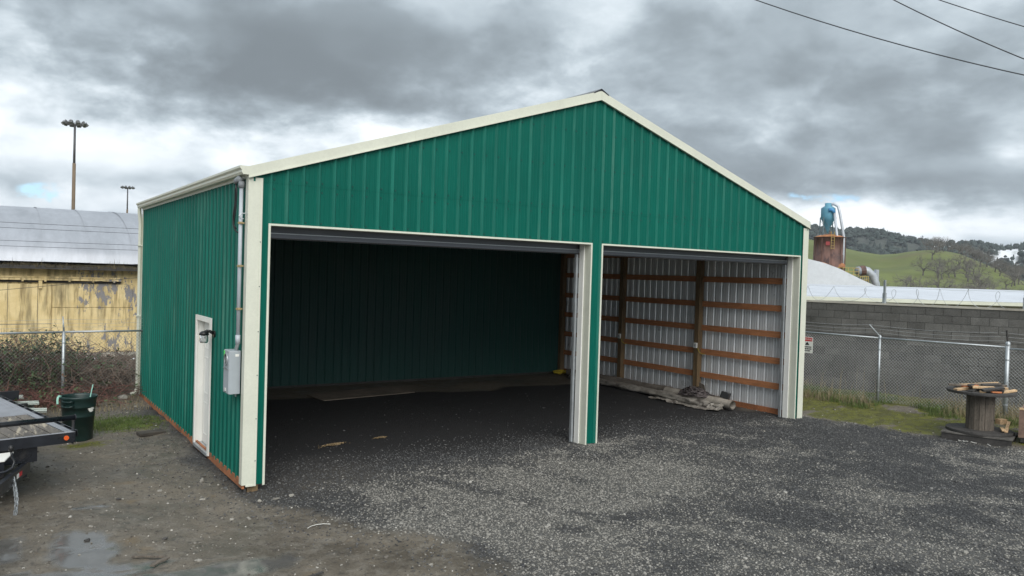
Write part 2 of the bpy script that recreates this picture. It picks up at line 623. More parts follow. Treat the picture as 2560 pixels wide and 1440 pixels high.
def build_ground():
    ax, ay = axis(-4.2, 16.5, .062, 2000), axis(-6.5, 10.5, .062, 2000)
    X, Y = np.meshgrid(ax, ay)
    Z = gz(X, Y)
    nx, ny = len(ax), len(ay)
    v = np.stack([X.ravel(), Y.ravel(), Z.ravel()], 1)
    i = np.arange(nx - 1)[None, :] + nx * np.arange(ny - 1)[:, None]
    i = i.ravel()
    f = np.stack([i, i + 1, i + nx + 1, i + nx], 1)
    m = bpy.data.materials.new('yard_ground')
    m.use_nodes = True
    t = NT(m.node_tree)
    b = t.n['Principled BSDF']
    p = t.node('ShaderNodeNewGeometry').outputs['Position']
    a = t.node('ShaderNodeAttribute', attribute_name='mask')
    gr, mo, dr = t.node('ShaderNodeSeparateColor').outputs[:3]
    t.l.new(a.outputs['Color'], gr.node.inputs[0])
    n_b = t.noise(p, .9, 6, .6)
    n_m = t.noise(p, 5, 6, .65)
    n_f = t.noise(p, 45, 5, .7)
    n_c = t.noise(p, 12, 6, .7, .3)
    mud = t.mix(t.mapr(n_b, .32, .68), (.097, .083, .065), (.162, .139, .108))
    mud = t.mix(t.mapr(n_m, .45, .72), mud, (.185, .167, .140))
    mud = t.mix(t.mapr(n_f, .30, .50), (.058, .051, .043), mud)
    mud = t.mix(t.mapr(n_c, .52, .66, 0, .75), mud, (.054, .049, .043))
    mud = t.mix(t.mapr(t.noise(p, 26, 5, .7), .56, .70, 0, .6), mud, (.25, .23, .195))
    # rusty-brown silt stains in the mud
    mud = t.mix(t.mapr(t.noise(p, 1.7, 4, .5), .60, .74, 0, .7), mud, (.155, .112, .062))
    vd = t.node('ShaderNodeTexVoronoi')
    t.put(vd.inputs['Vector'], p)
    vd.inputs['Scale'].default_value = 44
    stone = t.ramp(t.sep(vd.outputs['Color'])[0], [(0, (.016, .017, .020)), (.55, (.040, .042, .046)), (.85, (.085, .085, .083)), (1, (.17, .165, .155))])
    fines = t.mix(n_f, (.014, .014, .015), (.045, .044, .043))
    grav = t.mix(t.mapr(vd.outputs['Distance'], .25, .55), stone, fines)
    gdry = t.mix(t.mapr(vd.outputs['Distance'], .3, .62), t.ramp(t.sep(vd.outputs['Color'])[1], [(0, (.07, .07, .068)), (.5, (.13, .128, .12)), (1, (.21, .205, .19))]), (.085, .082, .075))
    grav = t.mix(t.math('MULTIPLY', dr, t.mapr(n_m, .3, .6, .45, 1)), grav, gdry)
    fines_sh = t.node('ShaderNodeAttribute', attribute_name='shaded_fines').outputs['Fac']  # dark fines on the barn floor, with the interior's shade painted in
    grav = t.mix(fines_sh, grav, t.mix(n_f, (.008, .008, .009), (.024, .024, .025)))
    c = t.mix(gr, mud, grav)
    moss = t.mix(t.mapr(n_m, .35, .65), (.075, .075, .020), (.135, .140, .022))
    moss = t.mix(t.mapr(n_f, .32, .5), (.05, .042, .03), moss)
    mm = t.mapr(t.math('ADD', mo, t.math('MULTIPLY', t.math('SUBTRACT', n_m, .5), 1.5)), .34, .70)
    c = t.mix(mm, c, moss)
    film = a.outputs['Alpha']
    c = t.mix(t.math('MULTIPLY', film, .75), c, (.115, .115, .112))  # silty grey, lifted to paint in the sky's reflection on the puddles
    t.put(b.inputs['Base Color'], c)
    wet = t.mapr(t.math('ADD', t.math('MULTIPLY', n_b, .7), t.math('MULTIPLY', n_m, .3)), .38, .62, .38, .85)
    rg = t.mix(gr, t.comb(wet, wet, wet), (.8, .8, .8))
    t.put(b.inputs['Roughness'], t.math('MULTIPLY', t.sep(rg)[0], t.math('SUBTRACT', 1, t.math('MULTIPLY', film, .84))))
    t.put(b.inputs['Specular IOR Level'], t.mapr(film, 0, 1, .4, 1.0, False))
    h = t.math('ADD', t.math('MULTIPLY', t.math('MULTIPLY', t.math('SUBTRACT', 1, vd.outputs['Distance']), gr), .7), t.math('ADD', t.math('MULTIPLY', n_f, .6), t.math('MULTIPLY', t.noise(p, 13, 5, .7), 1.1)))
    bn = t.node('ShaderNodeBump')
    t.put(bn.inputs['Strength'], t.math('MULTIPLY', .55, t.math('SUBTRACT', 1, t.math('MULTIPLY', film, .93))))
    bn.inputs['Distance'].default_value = .018
    t.put(bn.inputs['Height'], h)
    t.l.new(bn.outputs[0], b.inputs['Normal'])
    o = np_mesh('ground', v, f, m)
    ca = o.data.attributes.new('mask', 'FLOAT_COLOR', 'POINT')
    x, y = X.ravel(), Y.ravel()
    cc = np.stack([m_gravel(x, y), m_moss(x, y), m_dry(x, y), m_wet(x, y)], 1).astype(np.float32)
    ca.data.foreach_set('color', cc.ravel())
    ci = o.data.attributes.new('shaded_fines', 'FLOAT', 'POINT')
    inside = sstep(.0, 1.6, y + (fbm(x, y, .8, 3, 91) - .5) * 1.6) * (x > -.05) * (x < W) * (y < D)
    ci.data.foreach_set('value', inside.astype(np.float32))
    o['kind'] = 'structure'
    return o


build_ground()

# ------------------------------------------------------------------ loose stones (gravel), instanced
def rock_mesh(name, seed, material, sub=1, flat=.62):
    import bmesh
    bm = bmesh.new()
    bmesh.ops.create_icosphere(bm, subdivisions=sub, radius=1)
    r_ = random.Random(seed)
    ax = [Vector((r_.gauss(0, 1), r_.gauss(0, 1), r_.gauss(0, 1))).normalized() for _ in range(7)]
    cut = [r_.uniform(.5, .85) for _ in ax]
    for v in bm.verts:
        for a, cc in zip(ax, cut):
            d = v.co.dot(a)
            if d > cc:
                v.co -= a * (d - cc)
        v.co *= r_.uniform(.9, 1.1)
        v.co.z *= flat
    me = bpy.data.meshes.new(name)
    bm.to_mesh(me)
    bm.free()
    me.materials.append(material)
    return me


def stone_mat(name, stops, rough=.8):
    m = bpy.data.materials.new(name)
    m.use_nodes = True
    t = NT(m.node_tree)
    b = t.n['Principled BSDF']
    oi = t.node('ShaderNodeObjectInfo')
    c = t.ramp(oi.outputs['Random'], stops)
    p = t.node('ShaderNodeNewGeometry').outputs['Position']
    k = t.mapr(t.noise(p, 90, 3, .6), .3, .7, .75, 1.2)
    t.put(b.inputs['Base Color'], t.mix(1, c, t.comb(k, k, k), 'MULTIPLY'))
    b.inputs['Roughness'].default_value = rough
    return m


ST_DARK = stone_mat('dark_gravel_stone', [(0, (.029, .030, .032)), (.5, (.064, .065, .067)), (.9, (.11, .110, .108)), (1, (.18, .177, .17))], .7)
ST_PALE = stone_mat('pale_gravel_stone', [(0, (.125, .120, .107)), (.5, (.215, .206, .186)), (.93, (.285, .273, .248)), (1, (.38, .365, .335))], .85)
ST_MUD = stone_mat('yard_stone', [(0, (.06, .053, .045)), (.6, (.15, .137, .118)), (.9, (.30, .285, .25)), (1, (.5, .48, .44))], .8)


def scatter_stones(name, pts, scale, material, seed):
    rocks = []
    for k in range(4):
        rocks.append(bpy.data.objects.new('stone_shape', rock_mesh('stone_shape', seed * 10 + k, material)))
    me = bpy.data.meshes.new(name)
    me.vertices.add(len(pts))
    me.vertices.foreach_set('co', np.asarray(pts, np.float32).ravel())
    me.materials.append(material)
    at = me.attributes.new('sc', 'FLOAT', 'POINT')
    at.data.foreach_set('value', np.asarray(scale, np.float32))
    o = bpy.data.objects.new(name, me)
    col.objects.link(o)
    ng = bpy.data.node_groups.new(name, 'GeometryNodeTree')
    ng.interface.new_socket('Geometry', in_out='INPUT', socket_type='NodeSocketGeometry')
    ng.interface.new_socket('Geometry', in_out='OUTPUT', socket_type='NodeSocketGeometry')
    N, L = ng.nodes, ng.links
    gi, go = N.new('NodeGroupInput'), N.new('NodeGroupOutput')
    jo = N.new('GeometryNodeJoinGeometry')
    for r_ in rocks:
        oi = N.new('GeometryNodeObjectInfo')
        oi.inputs['Object'].default_value = r_
        oi.inputs['As Instance'].default_value = True
        L.new(oi.outputs['Geometry'], jo.inputs[0])
    ip = N.new('GeometryNodeInstanceOnPoints')
    L.new(gi.outputs[0], ip.inputs['Points'])
    L.new(jo.outputs[0], ip.inputs['Instance'])
    ip.inputs['Pick Instance'].default_value = True
    rv = N.new('FunctionNodeRandomValue')
    rv.data_type = 'FLOAT_VECTOR'
    rv.inputs[0].default_value = (-.35, -.35, 0)
    rv.inputs[1].default_value = (.35, .35, 6.28)
    L.new(rv.outputs[0], ip.inputs['Rotation'])
    na = N.new('GeometryNodeInputNamedAttribute')
    na.data_type = 'FLOAT'
    na.inputs[0].default_value = 'sc'
    L.new(na.outputs[0], ip.inputs['Scale'])
    L.new(ip.outputs[0], go.inputs[0])
    mo = o.modifiers.new('stones', 'NODES')
    mo.node_group = ng
    o['kind'] = 'stuff'
    return o


def scatter():
    n = 420000
    x = rng.uniform(-4.5, 17, n)
    y = rng.uniform(-7.5, 9, n)
    # keep what lies in or near the field of view
    dx, dy = x - CAM.x, y - CAM.y
    dep = dx * fw.x + dy * fw.y
    lat = (dx * rt.x + dy * rt.y) / np.maximum(dep, .1)
    ok = (dep > 6.3) & (np.abs(lat) < .85)
    inb = (x > .1) & (x < W - .15) & (y > .3) & (y < D - .1)
    x, y, dep, inb = x[ok], y[ok], dep[ok], inb[ok]
    g, dr, mo = m_gravel(x, y), m_dry(x, y), m_moss(x, y)
    u = rng.random(len(x))
    wall = (np.abs(x - W) < .12) & (y > 0)
    out = ~wall
    fade = np.clip(1.35 - y * .45, 0.10, 1) * np.where(inb, .55, 1)
    pale = out & (u < g * dr * .95 * np.where(inb, .25, 1))
    spill = m_gravel(x + .55 + .5 * rng.random(len(x)), y) * (1 - g)
    dark = out & ~pale & (u < g * .80 * fade + np.where(x < 3, .13 * spill, .03 * spill) * (~inb))
    wet_ = m_wet(x, y)
    mudp = out & ~inb & (rng.random(len(x)) > wet_ * .9) & (g < .5) & (rng.random(len(x)) < .06 * (1 - mo * .7)) & (y < 8)
    dark &= ~(inb & (rng.random(len(x)) < sstep(.3, 1.8, y) * .93))
    def z(m): return gz(x[m], y[m])
    for nm, m, s0, s1, mt, sd in (('gravel', dark, .0075, .0185, ST_DARK, 1), ('gravel', pale, .0075, .0185, ST_PALE, 2), ('loose_stones', mudp, .008, .018, ST_MUD, 3)):
        k = int(m.sum())
        s = s0 + (s1 - s0) * rng.random(k) ** 1.6
        big = rng.random(k) < (.05 if sd == 3 else .014)
        s = np.where(big, s * rng.uniform(1.4, 2.3, k), s)
        scatter_stones(nm, np.stack([x[m], y[m], z(m) + s * .18], 1), s, mt, sd)


scatter()

# ------------------------------------------------------------------ the barn
barn = empty('pole_barn', (0, 0, 0), 0, 'green ribbed steel pole barn with cream trim and two open bays', 'barn')
RIB = .2286


def rib_profile(a, b, phase=0.0, h=.022, minor=.004):
    """(along, outwards) points of ribbed sheet between a and b"""
    pts = []
    k0 = int(math.floor((a - phase) / RIB)) - 1
    k1 = int(math.ceil((b - phase) / RIB)) + 1
    for k in range(k0, k1 + 1):
        c = phase + k * RIB
        pts += [(c - .031, 0), (c - .011, h), (c + .011, h), (c + .031, 0)]
        for q in (.076, .1524):
            pts += [(c + q - .010, 0), (c + q - .004, minor), (c + q + .004, minor), (c + q + .010, 0)]
    pts.sort()
    out = []

    def at(s):
        for (s0, o0), (s1, o1) in zip(pts, pts[1:]):
            if s0 <= s <= s1:
                return o0 + (o1 - o0) * (s - s0) / max(1e-9, s1 - s0)
        return 0
    out.append((a, at(a)))
    out += [p for p in pts if a + 1e-4 < p[0] < b - 1e-4]
    out.append((b, at(b)))
    return out


def ribbed_sheet(a, b, zb, zt, origin, u, n, phase=0.0, extra=(), th=.0025, h=.022, split=()):
    """sheet of ribbed steel: a..b along u, zb(s)..zt(s) high, ribs standing out along n; face 0 = outside, 1 = inside"""
    prof = rib_profile(a, b, phase, h)
    for e in extra:
        if a < e < b:
            for (s0, o0), (s1, o1) in zip(prof, prof[1:]):
                if s0 < e < s1:
                    prof.append((e, o0 + (o1 - o0) * (e - s0) / (s1 - s0)))
                    break
            prof.sort()
    o, u, n = Vector(origin), Vector(u), Vector(n)
    mb = MB()
    k = len(prof)
    v = []
    for off in (0, -th):
        for (s, q) in prof:
            for z in (zb(s), zt(s)):
                v.append(o + u * s + n * (q + off) + Vector((0, 0, z)))
    f, mi = [], []
    flip = u.cross(Vector((0, 0, 1))).dot(n) < 0
    for i in range(k - 1):
        q = (2 * i, 2 * i + 2, 2 * i + 3, 2 * i + 1)
        q2 = tuple(2 * k + j for j in reversed(q))
        if flip:
            q, q2 = tuple(reversed(q)), tuple(reversed(q2))
        f += [q, q2]
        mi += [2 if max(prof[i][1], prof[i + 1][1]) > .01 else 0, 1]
    mb.v, mb.f, mb.m = [tuple(p) for p in v], f, mi
    return mb


def rake(s):
    return HE + SLOPE * min(s, W - s)


DH, DA, DB, DC, DE = 3.59, .285, 5.99, 6.265, 11.92     # head height of the bays and the edges of the two openings
SEAM = 4.18
PH = .055
# front: lower course over the openings and on the piers, upper course in the gable
edges = [0.0] + [PH + .1143 + .9144 * k for k in range(14) if PH + .1143 + .9144 * k < W] + [W]
edges = [e for e in edges if e <= W]
for a, b in zip(edges, edges[1:]):
    segs = []
    # piers reaching the ground
    for (p0, p1) in ((0, DA), (DB, DC), (DE, W)):
        s0, s1 = max(a, p0), min(b, p1)
        if s1 - s0 > .004:
            segs.append((s0, s1, 0.012))
    for (p0, p1) in ((DA, DB), (DC, DE)):
        s0, s1 = max(a, p0), min(b, p1)
        if s1 - s0 > .004:
            segs.append((s0, s1, DH))
    for (s0, s1, zb) in segs:
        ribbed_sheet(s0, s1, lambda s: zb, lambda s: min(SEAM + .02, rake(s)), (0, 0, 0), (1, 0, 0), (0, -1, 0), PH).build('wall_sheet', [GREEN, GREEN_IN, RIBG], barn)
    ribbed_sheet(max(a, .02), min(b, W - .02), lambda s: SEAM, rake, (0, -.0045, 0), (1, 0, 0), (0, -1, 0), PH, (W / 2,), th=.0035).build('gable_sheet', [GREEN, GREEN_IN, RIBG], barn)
# left wall (door opening at DY0..DY1), right wall, back wall
DY0, DY1, DT = 1.90, 2.90, 2.16
n = 10
se = [D * k / n for k in range(n + 1)]
for a, b in zip(se, se[1:]):
    for (s0, s1, zb) in ((a, min(b, DY0), .06), (max(a, DY0), min(b, DY1), DT), (max(a, DY1), b, .06)):
        if s1 - s0 > .004:
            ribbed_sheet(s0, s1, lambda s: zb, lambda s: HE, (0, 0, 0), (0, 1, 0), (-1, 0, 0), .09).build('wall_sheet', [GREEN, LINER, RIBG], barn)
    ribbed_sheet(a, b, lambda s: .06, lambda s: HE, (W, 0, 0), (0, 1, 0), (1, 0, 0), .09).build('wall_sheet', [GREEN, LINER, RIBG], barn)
wb = [W * k / 13 for k in range(14)]
for a, b in zip(wb, wb[1:]):
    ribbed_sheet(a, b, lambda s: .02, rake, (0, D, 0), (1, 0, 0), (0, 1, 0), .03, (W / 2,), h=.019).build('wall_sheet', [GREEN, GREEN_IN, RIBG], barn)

# roof: ribbed sheets on both slopes
RO = .135                                            # roof line above the wall top
ROOFG = mat('barn_roof_steel', (.50, .50, .46), .5, metal=.1)
sl = math.hypot(W / 2 + .1, SLOPE * (W / 2 + .1))
for side in (0, 1):
    k = 10
    for i in range(k):
        y0, y1 = -.03 + (D + .08) * i / k, -.03 + (D + .08) * (i + 1) / k
        mb = MB()
        prof = rib_profile(y0, y1, .03)
        v, f = [], []
        nn = len(prof)
        for off in (.0, -.003):
            for (s, q) in prof:
                for tt in (0, 1):
                    x = -.10 + (W / 2 + .10) * tt
                    z = HE + SLOPE * x + RO - .035 + q + off
                    v.append((x if side == 0 else W - x, s, z))
        for j in range(nn - 1):
            q = (2 * j, 2 * j + 1, 2 * j + 3, 2 * j + 2)
            f += [q, tuple(2 * nn + w for w in reversed(q))]
        if side:
            f = [tuple(reversed(q)) for q in f]
        mb.add(v, f)
        mb.build('roof_sheet', ROOFG, barn)
# rake trim: fascia on the gable and its bright lower lip
for sgn in (0, 1):
    mb = MB()
    fx = lambda x: x if sgn == 0 else W - x
    a = (fx(-.03), -.034, HE - .012 - SLOPE * .03)
    b = (fx(W / 2), -.034, HE - .012 + SLOPE * W / 2)
    poly = [a, b, (b[0], b[1], b[2] + RO + .012), (a[0], a[1], a[2] + RO + .012)]
    mb.prism(poly, (0, -.02, 0))
    o = mb.build('rake_trim', CREAM, barn)
    MB().bar((fx(-.03), -.050, HE - .018 - SLOPE * .03), (fx(W / 2), -.050, HE - .018 + SLOPE * W / 2), .045, .012).build('drip_lip', CREAM, o)
    # the lap joint of two lengths of trim
    xj = 2.45 if sgn == 0 else 3.1
    MB().prism([(fx(xj), -.055, rake(xj) - .01), (fx(W / 2 - .01), -.055, rake(W / 2 - .01) - .01), (fx(W / 2 - .01), -.055, rake(W / 2 - .01) + RO + .003), (fx(xj), -.055, rake(xj) + RO + .003)], (0, -.003, 0)).build('trim_lap', CREAM, o)
mb = MB()
mb.prism([(W / 2 - .17, -.06, HE + SLOPE * (W / 2 - .17) + RO + .012), (W / 2, -.06, HR + RO + .045), (W / 2 + .17, -.06, HE + SLOPE * (W / 2 - .17) + RO + .012), (W / 2 + .17, -.06, HE + SLOPE * (W / 2 - .17) + RO - .01), (W / 2, -.06, HR + RO + .012), (W / 2 - .17, -.06, HE + SLOPE * (W / 2 - .17) + RO - .01)], (0, D + .1, 0))
mb.build('ridge_cap', BLACKM, barn)

# corner trims: an L of folded steel with hemmed edges
def corner_trim(x, y, sx, sy, z0, z1, wf, ws, m=CREAM, name='corner_trim'):
    mb = MB()
    t_ = .024
    xa, xb = sorted((x - sx * t_, x + sx * wf))
    ya, yb = sorted((y - sy * (t_), y - sy * (t_ - .004)))
    mb.box(xa, xb, ya, yb, z0, z1)
    xa, xb = sorted((x - sx * t_, x - sx * (t_ - .004)))
    ya, yb = sorted((y - sy * (t_ - .004), y + sy * ws))
    mb.box(xa, xb, ya, yb, z0, z1)
    o = mb.build(name, m, barn)
    h = MB()
    xa, xb = sorted((x + sx * (wf - .028), x + sx * (wf + .004)))
    ya, yb = sorted((y - sy * (t_ + .006), y - sy * (t_ + .0005)))
    h.box(xa, xb, ya, yb, z0, z1)
    h.build('hem', m, o)
    return o


corner_trim(0, 0, 1, 1, .02, HE - .02, .165, .11)
corner_trim(W, 0, -1, 1, .0, HE - .02, .165, .11)
corner_trim(0, D, 1, -1, .02, HE - .02, .12, .11)
corner_trim(W, D, -1, -1, .02, HE - .02, .12, .11)
# trim round the two bays (outer J trim, jamb and header returns)
for (x0, x1) in ((DA, DB), (DC, DE)):
    for x, s in ((x0, -1), (x1, 1)):
        xa, xb = sorted((x, x + s * .028))
        MB().box(xa, xb, -.034, -.022, .0, DH + .028).build('bay_trim', CREAM, barn)
        xa, xb = sorted((x - s * .003, x - s * .001))
        j = MB().box(xa, xb, -.034, .135, .0, DH).build('jamb_trim', CREAM, barn)
        xa, xb = sorted((x - s * .004, x - s * .028))
        MB().box(xa, xb, .137, .262, .0, DH).build('jamb_board', WHITE, j)
        xa, xb = sorted((x - s * .030, x - s * .075))
        MB().box(xa, xb, .285, .34, .0, DH - .12).build('door_track', GALV, barn)
    MB().box(x0, x1, -.034, -.022, DH, DH + .028).build('bay_trim', CREAM, barn)
    MB().box(x0, x1, -.030, .28, DH + .001, DH + .004).build('header_trim', CREAM, barn)
    MB().box(x0 - .02, x1 + .02, .10, .14, DH + .006, DH + .30).build('header_beam', GIRT, barn)
# rolled up doors
for k, (x0, x1) in enumerate(((DA, DB), (DC, DE))):
    rd = empty('roll_up_door', ((x0 + x1) / 2, .55, DH + .17), 0)
    rd.parent = barn
    rd['label'] = 'rolled up grey steel curtain door'
    hw = (x1 - x0) / 2 - .04
    mb = MB()
    ns = 40
    ring = [(.30 * math.cos(2 * math.pi * j / ns), .30 * math.sin(2 * math.pi * j / ns)) for j in range(ns)]
    ring = [(q[0] * (1 + .03 * (j % 2)), q[1] * (1 + .03 * (j % 2))) for j, q in enumerate(ring)]
    v = [(-hw, a, b) for a, b in ring] + [(hw, a, b) for a, b in ring]
    mb.add(v, [(j, (j + 1) % ns, ns + (j + 1) % ns, ns + j) for j in range(ns)] + [tuple(reversed(range(ns))), tuple(range(ns, 2 * ns))])
    mb.build('coil', DARKSTEEL, rd)
    for i in range(4):
        z1 = .05 - i * .075
        MB().box(-hw, hw, -.262 + .008 * (i % 2), -.242 + .008 * (i % 2), z1 - .074, z1).build('curtain_slat', DARKSTEEL, rd)
    bb = MB().box(-hw, hw, -.285, -.225, -.325, -.252).build('bottom_bar', DARKSTEEL, rd)
    MB().box(-hw, hw, -.300, -.286, -.268, -.256).build('bar_lip', GALV, bb)
    MB().box(-hw, hw, -.275, -.235, -.345, -.326).build('rubber_seal', BLACKP, bb)

# frame: posts, girts, skirt boards, trusses
for y in (0.075, 2.95, 5.82, D - .1):
    MB().box(W - .245, W - .095, y - .07, y + .07, -.3, HE).build('post', POSTW, barn)
    MB().box(.065, .215, y - .07 + (.02 if y < 1 else 0), y + .07, -.3, HE).build('post', POSTW, barn)
MB().box(DB + .02, DC - .02, .03, .17, -.3, HE).build('post', POSTW, barn)
for y0, y1 in ((.16, 2.87), (3.03, 5.74), (5.90, D - .18)):
    for z in (.64, 1.22, 1.82, 2.42, 3.04, 3.65, 4.15):
        MB().box(W - .135, W - .097, y0 - .07, y1 + .07, z - .07, z + .07).build('girt', GIRT, barn)
        if not (y0 < DY1 and y1 > DY0 and z < DT):
            MB().box(.022, .062, y0 - .07, y1 + .07, z - .07, z + .07).build('girt', GIRT, barn)
MB().box(W - .095, W - .05, .02, D - .02, -.25, .12).build('skirt_board', SKIRT, barn)
MB().box(-.012, .02, .0, D, -.035, .085).build('skirt_board', SKIRT, barn)
MB().box(.022, .05, .02, D, -.30, -.037).build('buried_board', DARKWOOD, barn)
MB().box(.02, W - .02, D - .06, D - .015, -.25, .03).build('skirt_board', DARKWOOD, barn)
MB().box(.03, .17, -.03, .0, -.004, .02).build('base_flashing', CREAM, barn)
for y in (2.95, 5.82):
    tr = MB().bar((.1, y, HE + .05), (W - .1, y, HE + .05), .045, .14).build('truss', GIRT, barn)
    MB().bar((.05, y, HE + .13), (W / 2, y, HR + .03), .04, .12).build('top_chord', GIRT, tr)
    MB().bar((W - .05, y, HE + .13), (W / 2, y, HR + .03), .04, .12).build('top_chord', GIRT, tr)
    for xx in (3.0, 4.6, 7.6, 9.2):
        MB().bar((xx, y, HE + .08), (xx + (.5 if xx < 6 else -.5), y, rake(xx) - .05), .04, .09, (0, 1, 0)).build('web', GIRT, tr)
for x in np.arange(.4, W / 2, .6):
    for q in (x, W - x):
        MB().box(q - .02, q + .02, .0, D, HE + SLOPE * x - .0, HE + SLOPE * x + .085).build('purlin', GIRT, barn)

# junction boxes on the posts, with a loop of cable
for y in (2.95, 5.82):
    j = MB().box(W - .285, W - .247, y - .06, y + .05, 1.30, 1.43).build('outlet_box', WHITE, barn, bevel=.006)
    MB().box(W - .288, W - .2855, y - .035, y + .025, 1.33, 1.40).build('outlet_face', METERM, j)
    MB().tube([(W - .26, y - .075, 1.30), (W - .25, y - .11, 1.22), (W - .20, y - .17, 1.16), (W - .15, y - .22, 1.16)], .006, 5).build('cable', YROPE, j)

# side door, recessed in the left wall
dr = empty('side_door', (0, (DY0 + DY1) / 2, .05), 0)
dr.parent = barn
dr['label'] = 'white six panel side door in white frame'
hw = (DY1 - DY0) / 2
fr = MB()
H = DT - .05
fr.box(-.045, -.020, -hw - .03, -hw + .05, -.02, H + .03)
fr.box(-.045, -.020, hw - .05, hw + .03, -.02, H + .03)
fr.box(-.045, -.020, -hw + .05, hw - .05, H - .05, H + .03)
fr.box(-.0195, .13, -hw, -hw + .03, -.02, H)
fr.box(-.0195, .13, hw - .03, hw, -.02, H)
fr.box(-.0195, .13, -hw + .03, hw - .03, H - .03, H)
fr.build('frame', WHITE, dr)
leaf = MB().box(.085, .125, -hw + .035, hw - .035, .02, H - .035).build('door_leaf', WHITE, dr)
for yy in (-.21, .21):
    for z0, z1 in ((.16, .70), (.84, 1.45), (1.58, 1.86)):
        p = MB()
        p.box(.079, .085, yy - .15, yy + .15, z0, z0 + .022)
        p.box(.079, .085, yy - .15, yy + .15, z1 - .022, z1)
        p.box(.079, .085, yy - .15, yy - .13, z0 + .022, z1 - .022)
        p.box(.079, .085, yy + .13, yy + .15, z0 + .022, z1 - .022)
        p.build('panel_moulding', WHITE, leaf)
kb = MB()
kb.lathe([(.0, -.03), (.02, -.028), (.027, -.012), (.02, .004), (.01, .012)], (0, 0, 0), 12)
ko = kb.build('door_knob', GALV, leaf, True)
ko.rotation_euler = (0, -math.pi / 2, 0)
ko.location = (.06, -hw + .11, .95)
MB().box(-.055, .13, -hw + .03, hw - .03, -.035, .012).build('threshold', GALV, dr)
MB().box(-.016, .02, -hw - .03, hw + .03, -.16, -.036).build('sill_board', SKIRT, dr)

# gutter and downspout on the left eave
for xa, xb in ((-.028, .02), (W - .02, W + .028)):
    MB().box(xa, xb, -.02, D + .03, HE - .03, HE + .122).build('eave_board', CREAM, barn)
gp = [(-.030, .115), (-.030, .0), (-.105, .0), (-.125, .03), (-.125, .06), (-.150, .085), (-.150, .115), (-.142, .115), (-.142, .088), (-.118, .064), (-.118, .034), (-.102, .008), (-.038, .008), (-.038, .115)]
g_ = MB()
k = len(gp)
v = [(a, y, HE + .01 + b) for y in (-.05, D + .08) for a, b in gp]
f = [(j, (j + 1) % k, k + (j + 1) % k, k + j) for j in range(k)]
g_.add(v, f)
gut = g_.build('gutter', CREAM, barn)
MB().prism([(a, -.052, HE + .01 + b) for a, b in gp[:7]], (0, .004, 0)).build('end_cap', CREAM, gut)
MB().prism([(a, D + .078, HE + .01 + b) for a, b in gp[:7]], (0, .004, 0)).build('end_cap', CREAM, gut)
ds = MB()
ds.tube([(-.09, D + .0, HE + .01), (-.085, D + .0, HE - .10), (-.06, D + .0, HE - .32), (-.055, D + .0, 1.6), (-.055, D + .0, .16), (-.11, D - .02, .06), (-.2, D - .04, .03)], .042, 4)
dsp = ds.build('downspout', CREAM, barn)
for z in (3.4, 1.8):
    MB().box(-.112, -.024, D - .055, D + .055, z, z + .03).build('strap', CREAM, dsp)

# rows of screws on the ribbed sheets: too small and too many to pick apart
scr = MB()
for z in (3.66, 4.10, 4.23, 4.93, 5.56):
    for kk in range(int(W / RIB) + 1):
        x = PH + kk * RIB + .045
        if .22 < x < W - .22 and z < rake(x) - .04:
            scr.box(x - .009, x + .009, -.017 if z > SEAM else -.009, -.0075 if z > SEAM else .0, z - .009, z + .009)
for z in (.64, 1.22, 1.82, 2.42, 3.04, 3.65):
    for kk in range(int(D / RIB) + 1):
        y = .09 + kk * RIB + .045
        if .14 < y < D - .14 and not (DY0 - .05 < y < DY1 + .05 and z < DT + .05):
            scr.box(-.009, -.001, y - .007, y + .007, z - .007, z + .007)
    for x in (.150, DB + .06, DC - .06):
        scr.box(x - .006, x + .006, -.036 if x < .2 else -.008, -.031 if x < .2 else -.001, z - .30, z - .288)
scr.build('sheet_screws', GREEN_IN, barn, kind='stuff')
MB().tube([(-.03, .03, 3.74), (-.10, .02, 3.73), (-.13, .02, 3.70), (-.11, .02, 3.66), (-.07, .02, 3.66)], .008, 6).build('wire_hook', GALV, barn)

# ------------------------------------------------------------------ electric meter, conduit mast and lamp on the left wall
mt = empty('meter_box', (0, .30, 1.25), 0, 'grey electric meter cabinet on the green side wall', 'meter box')
mb = MB().box(-.175, -.022, -.13, .15, 0, .60)
body = mb.build('cabinet', METERM, mt, bevel=.006)
MB().box(-.181, -.1755, -.124, .144, .355, .59).build('upper_cover', METERM, mt)
MB().box(-.181, -.1755, -.124, .144, .01, .335).build('lower_door', METERM, mt)
MB().box(-.190, -.1755, -.130, .15, .337, .353).build('divider_flange', GALV, mt)
rg = MB()
rg.lathe([(.085, 0), (.085, .016), (.072, .016), (.072, 0)], (0, 0, 0), 28)
ro = rg.build('meter_ring', GALV, mt)
ro.rotation_euler = (0, -math.pi / 2, 0)
ro.location = (-.181, .0, .475)
MB().disc((-.183, 0, .475), .070, (1, 0, 0), 24, .004).build('socket_opening', BLACKP, mt)
for q in (-.03, .03):
    MB().box(-.190, -.186, q - .008, q + .008, .44, .51).build('socket_jaw', GALV, mt)
MB().box(-.1835, -.1815, .085, .14, .50, .585).build('green_sticker', STICKG, mt)
MB().box(-.1835, -.1815, -.02, .06, .03, .075).build('notice_label', WHITE, mt)
MB().box(-.1845, -.1836, -.005, .045, .012, .028).build('notice_label', BLACKP, mt)
MB().box(-.095, -.045, -.1335, -.1315, .52, .555).build('rating_label', WHITE, mt)
MB().box(-.155, -.115, -.1337, -.1314, .0, .005).build('drain_plug', GALV, mt)
MB().tube([(-.05, -.02, -.05), (-.05, -.02, 0)], .012, 8).build('ground_rod_clamp', GALV, mt)
ms = empty('conduit_mast', (-.075, .14, 1.85), 0, 'grey conduit mast with weatherhead above the meter cabinet', 'conduit')
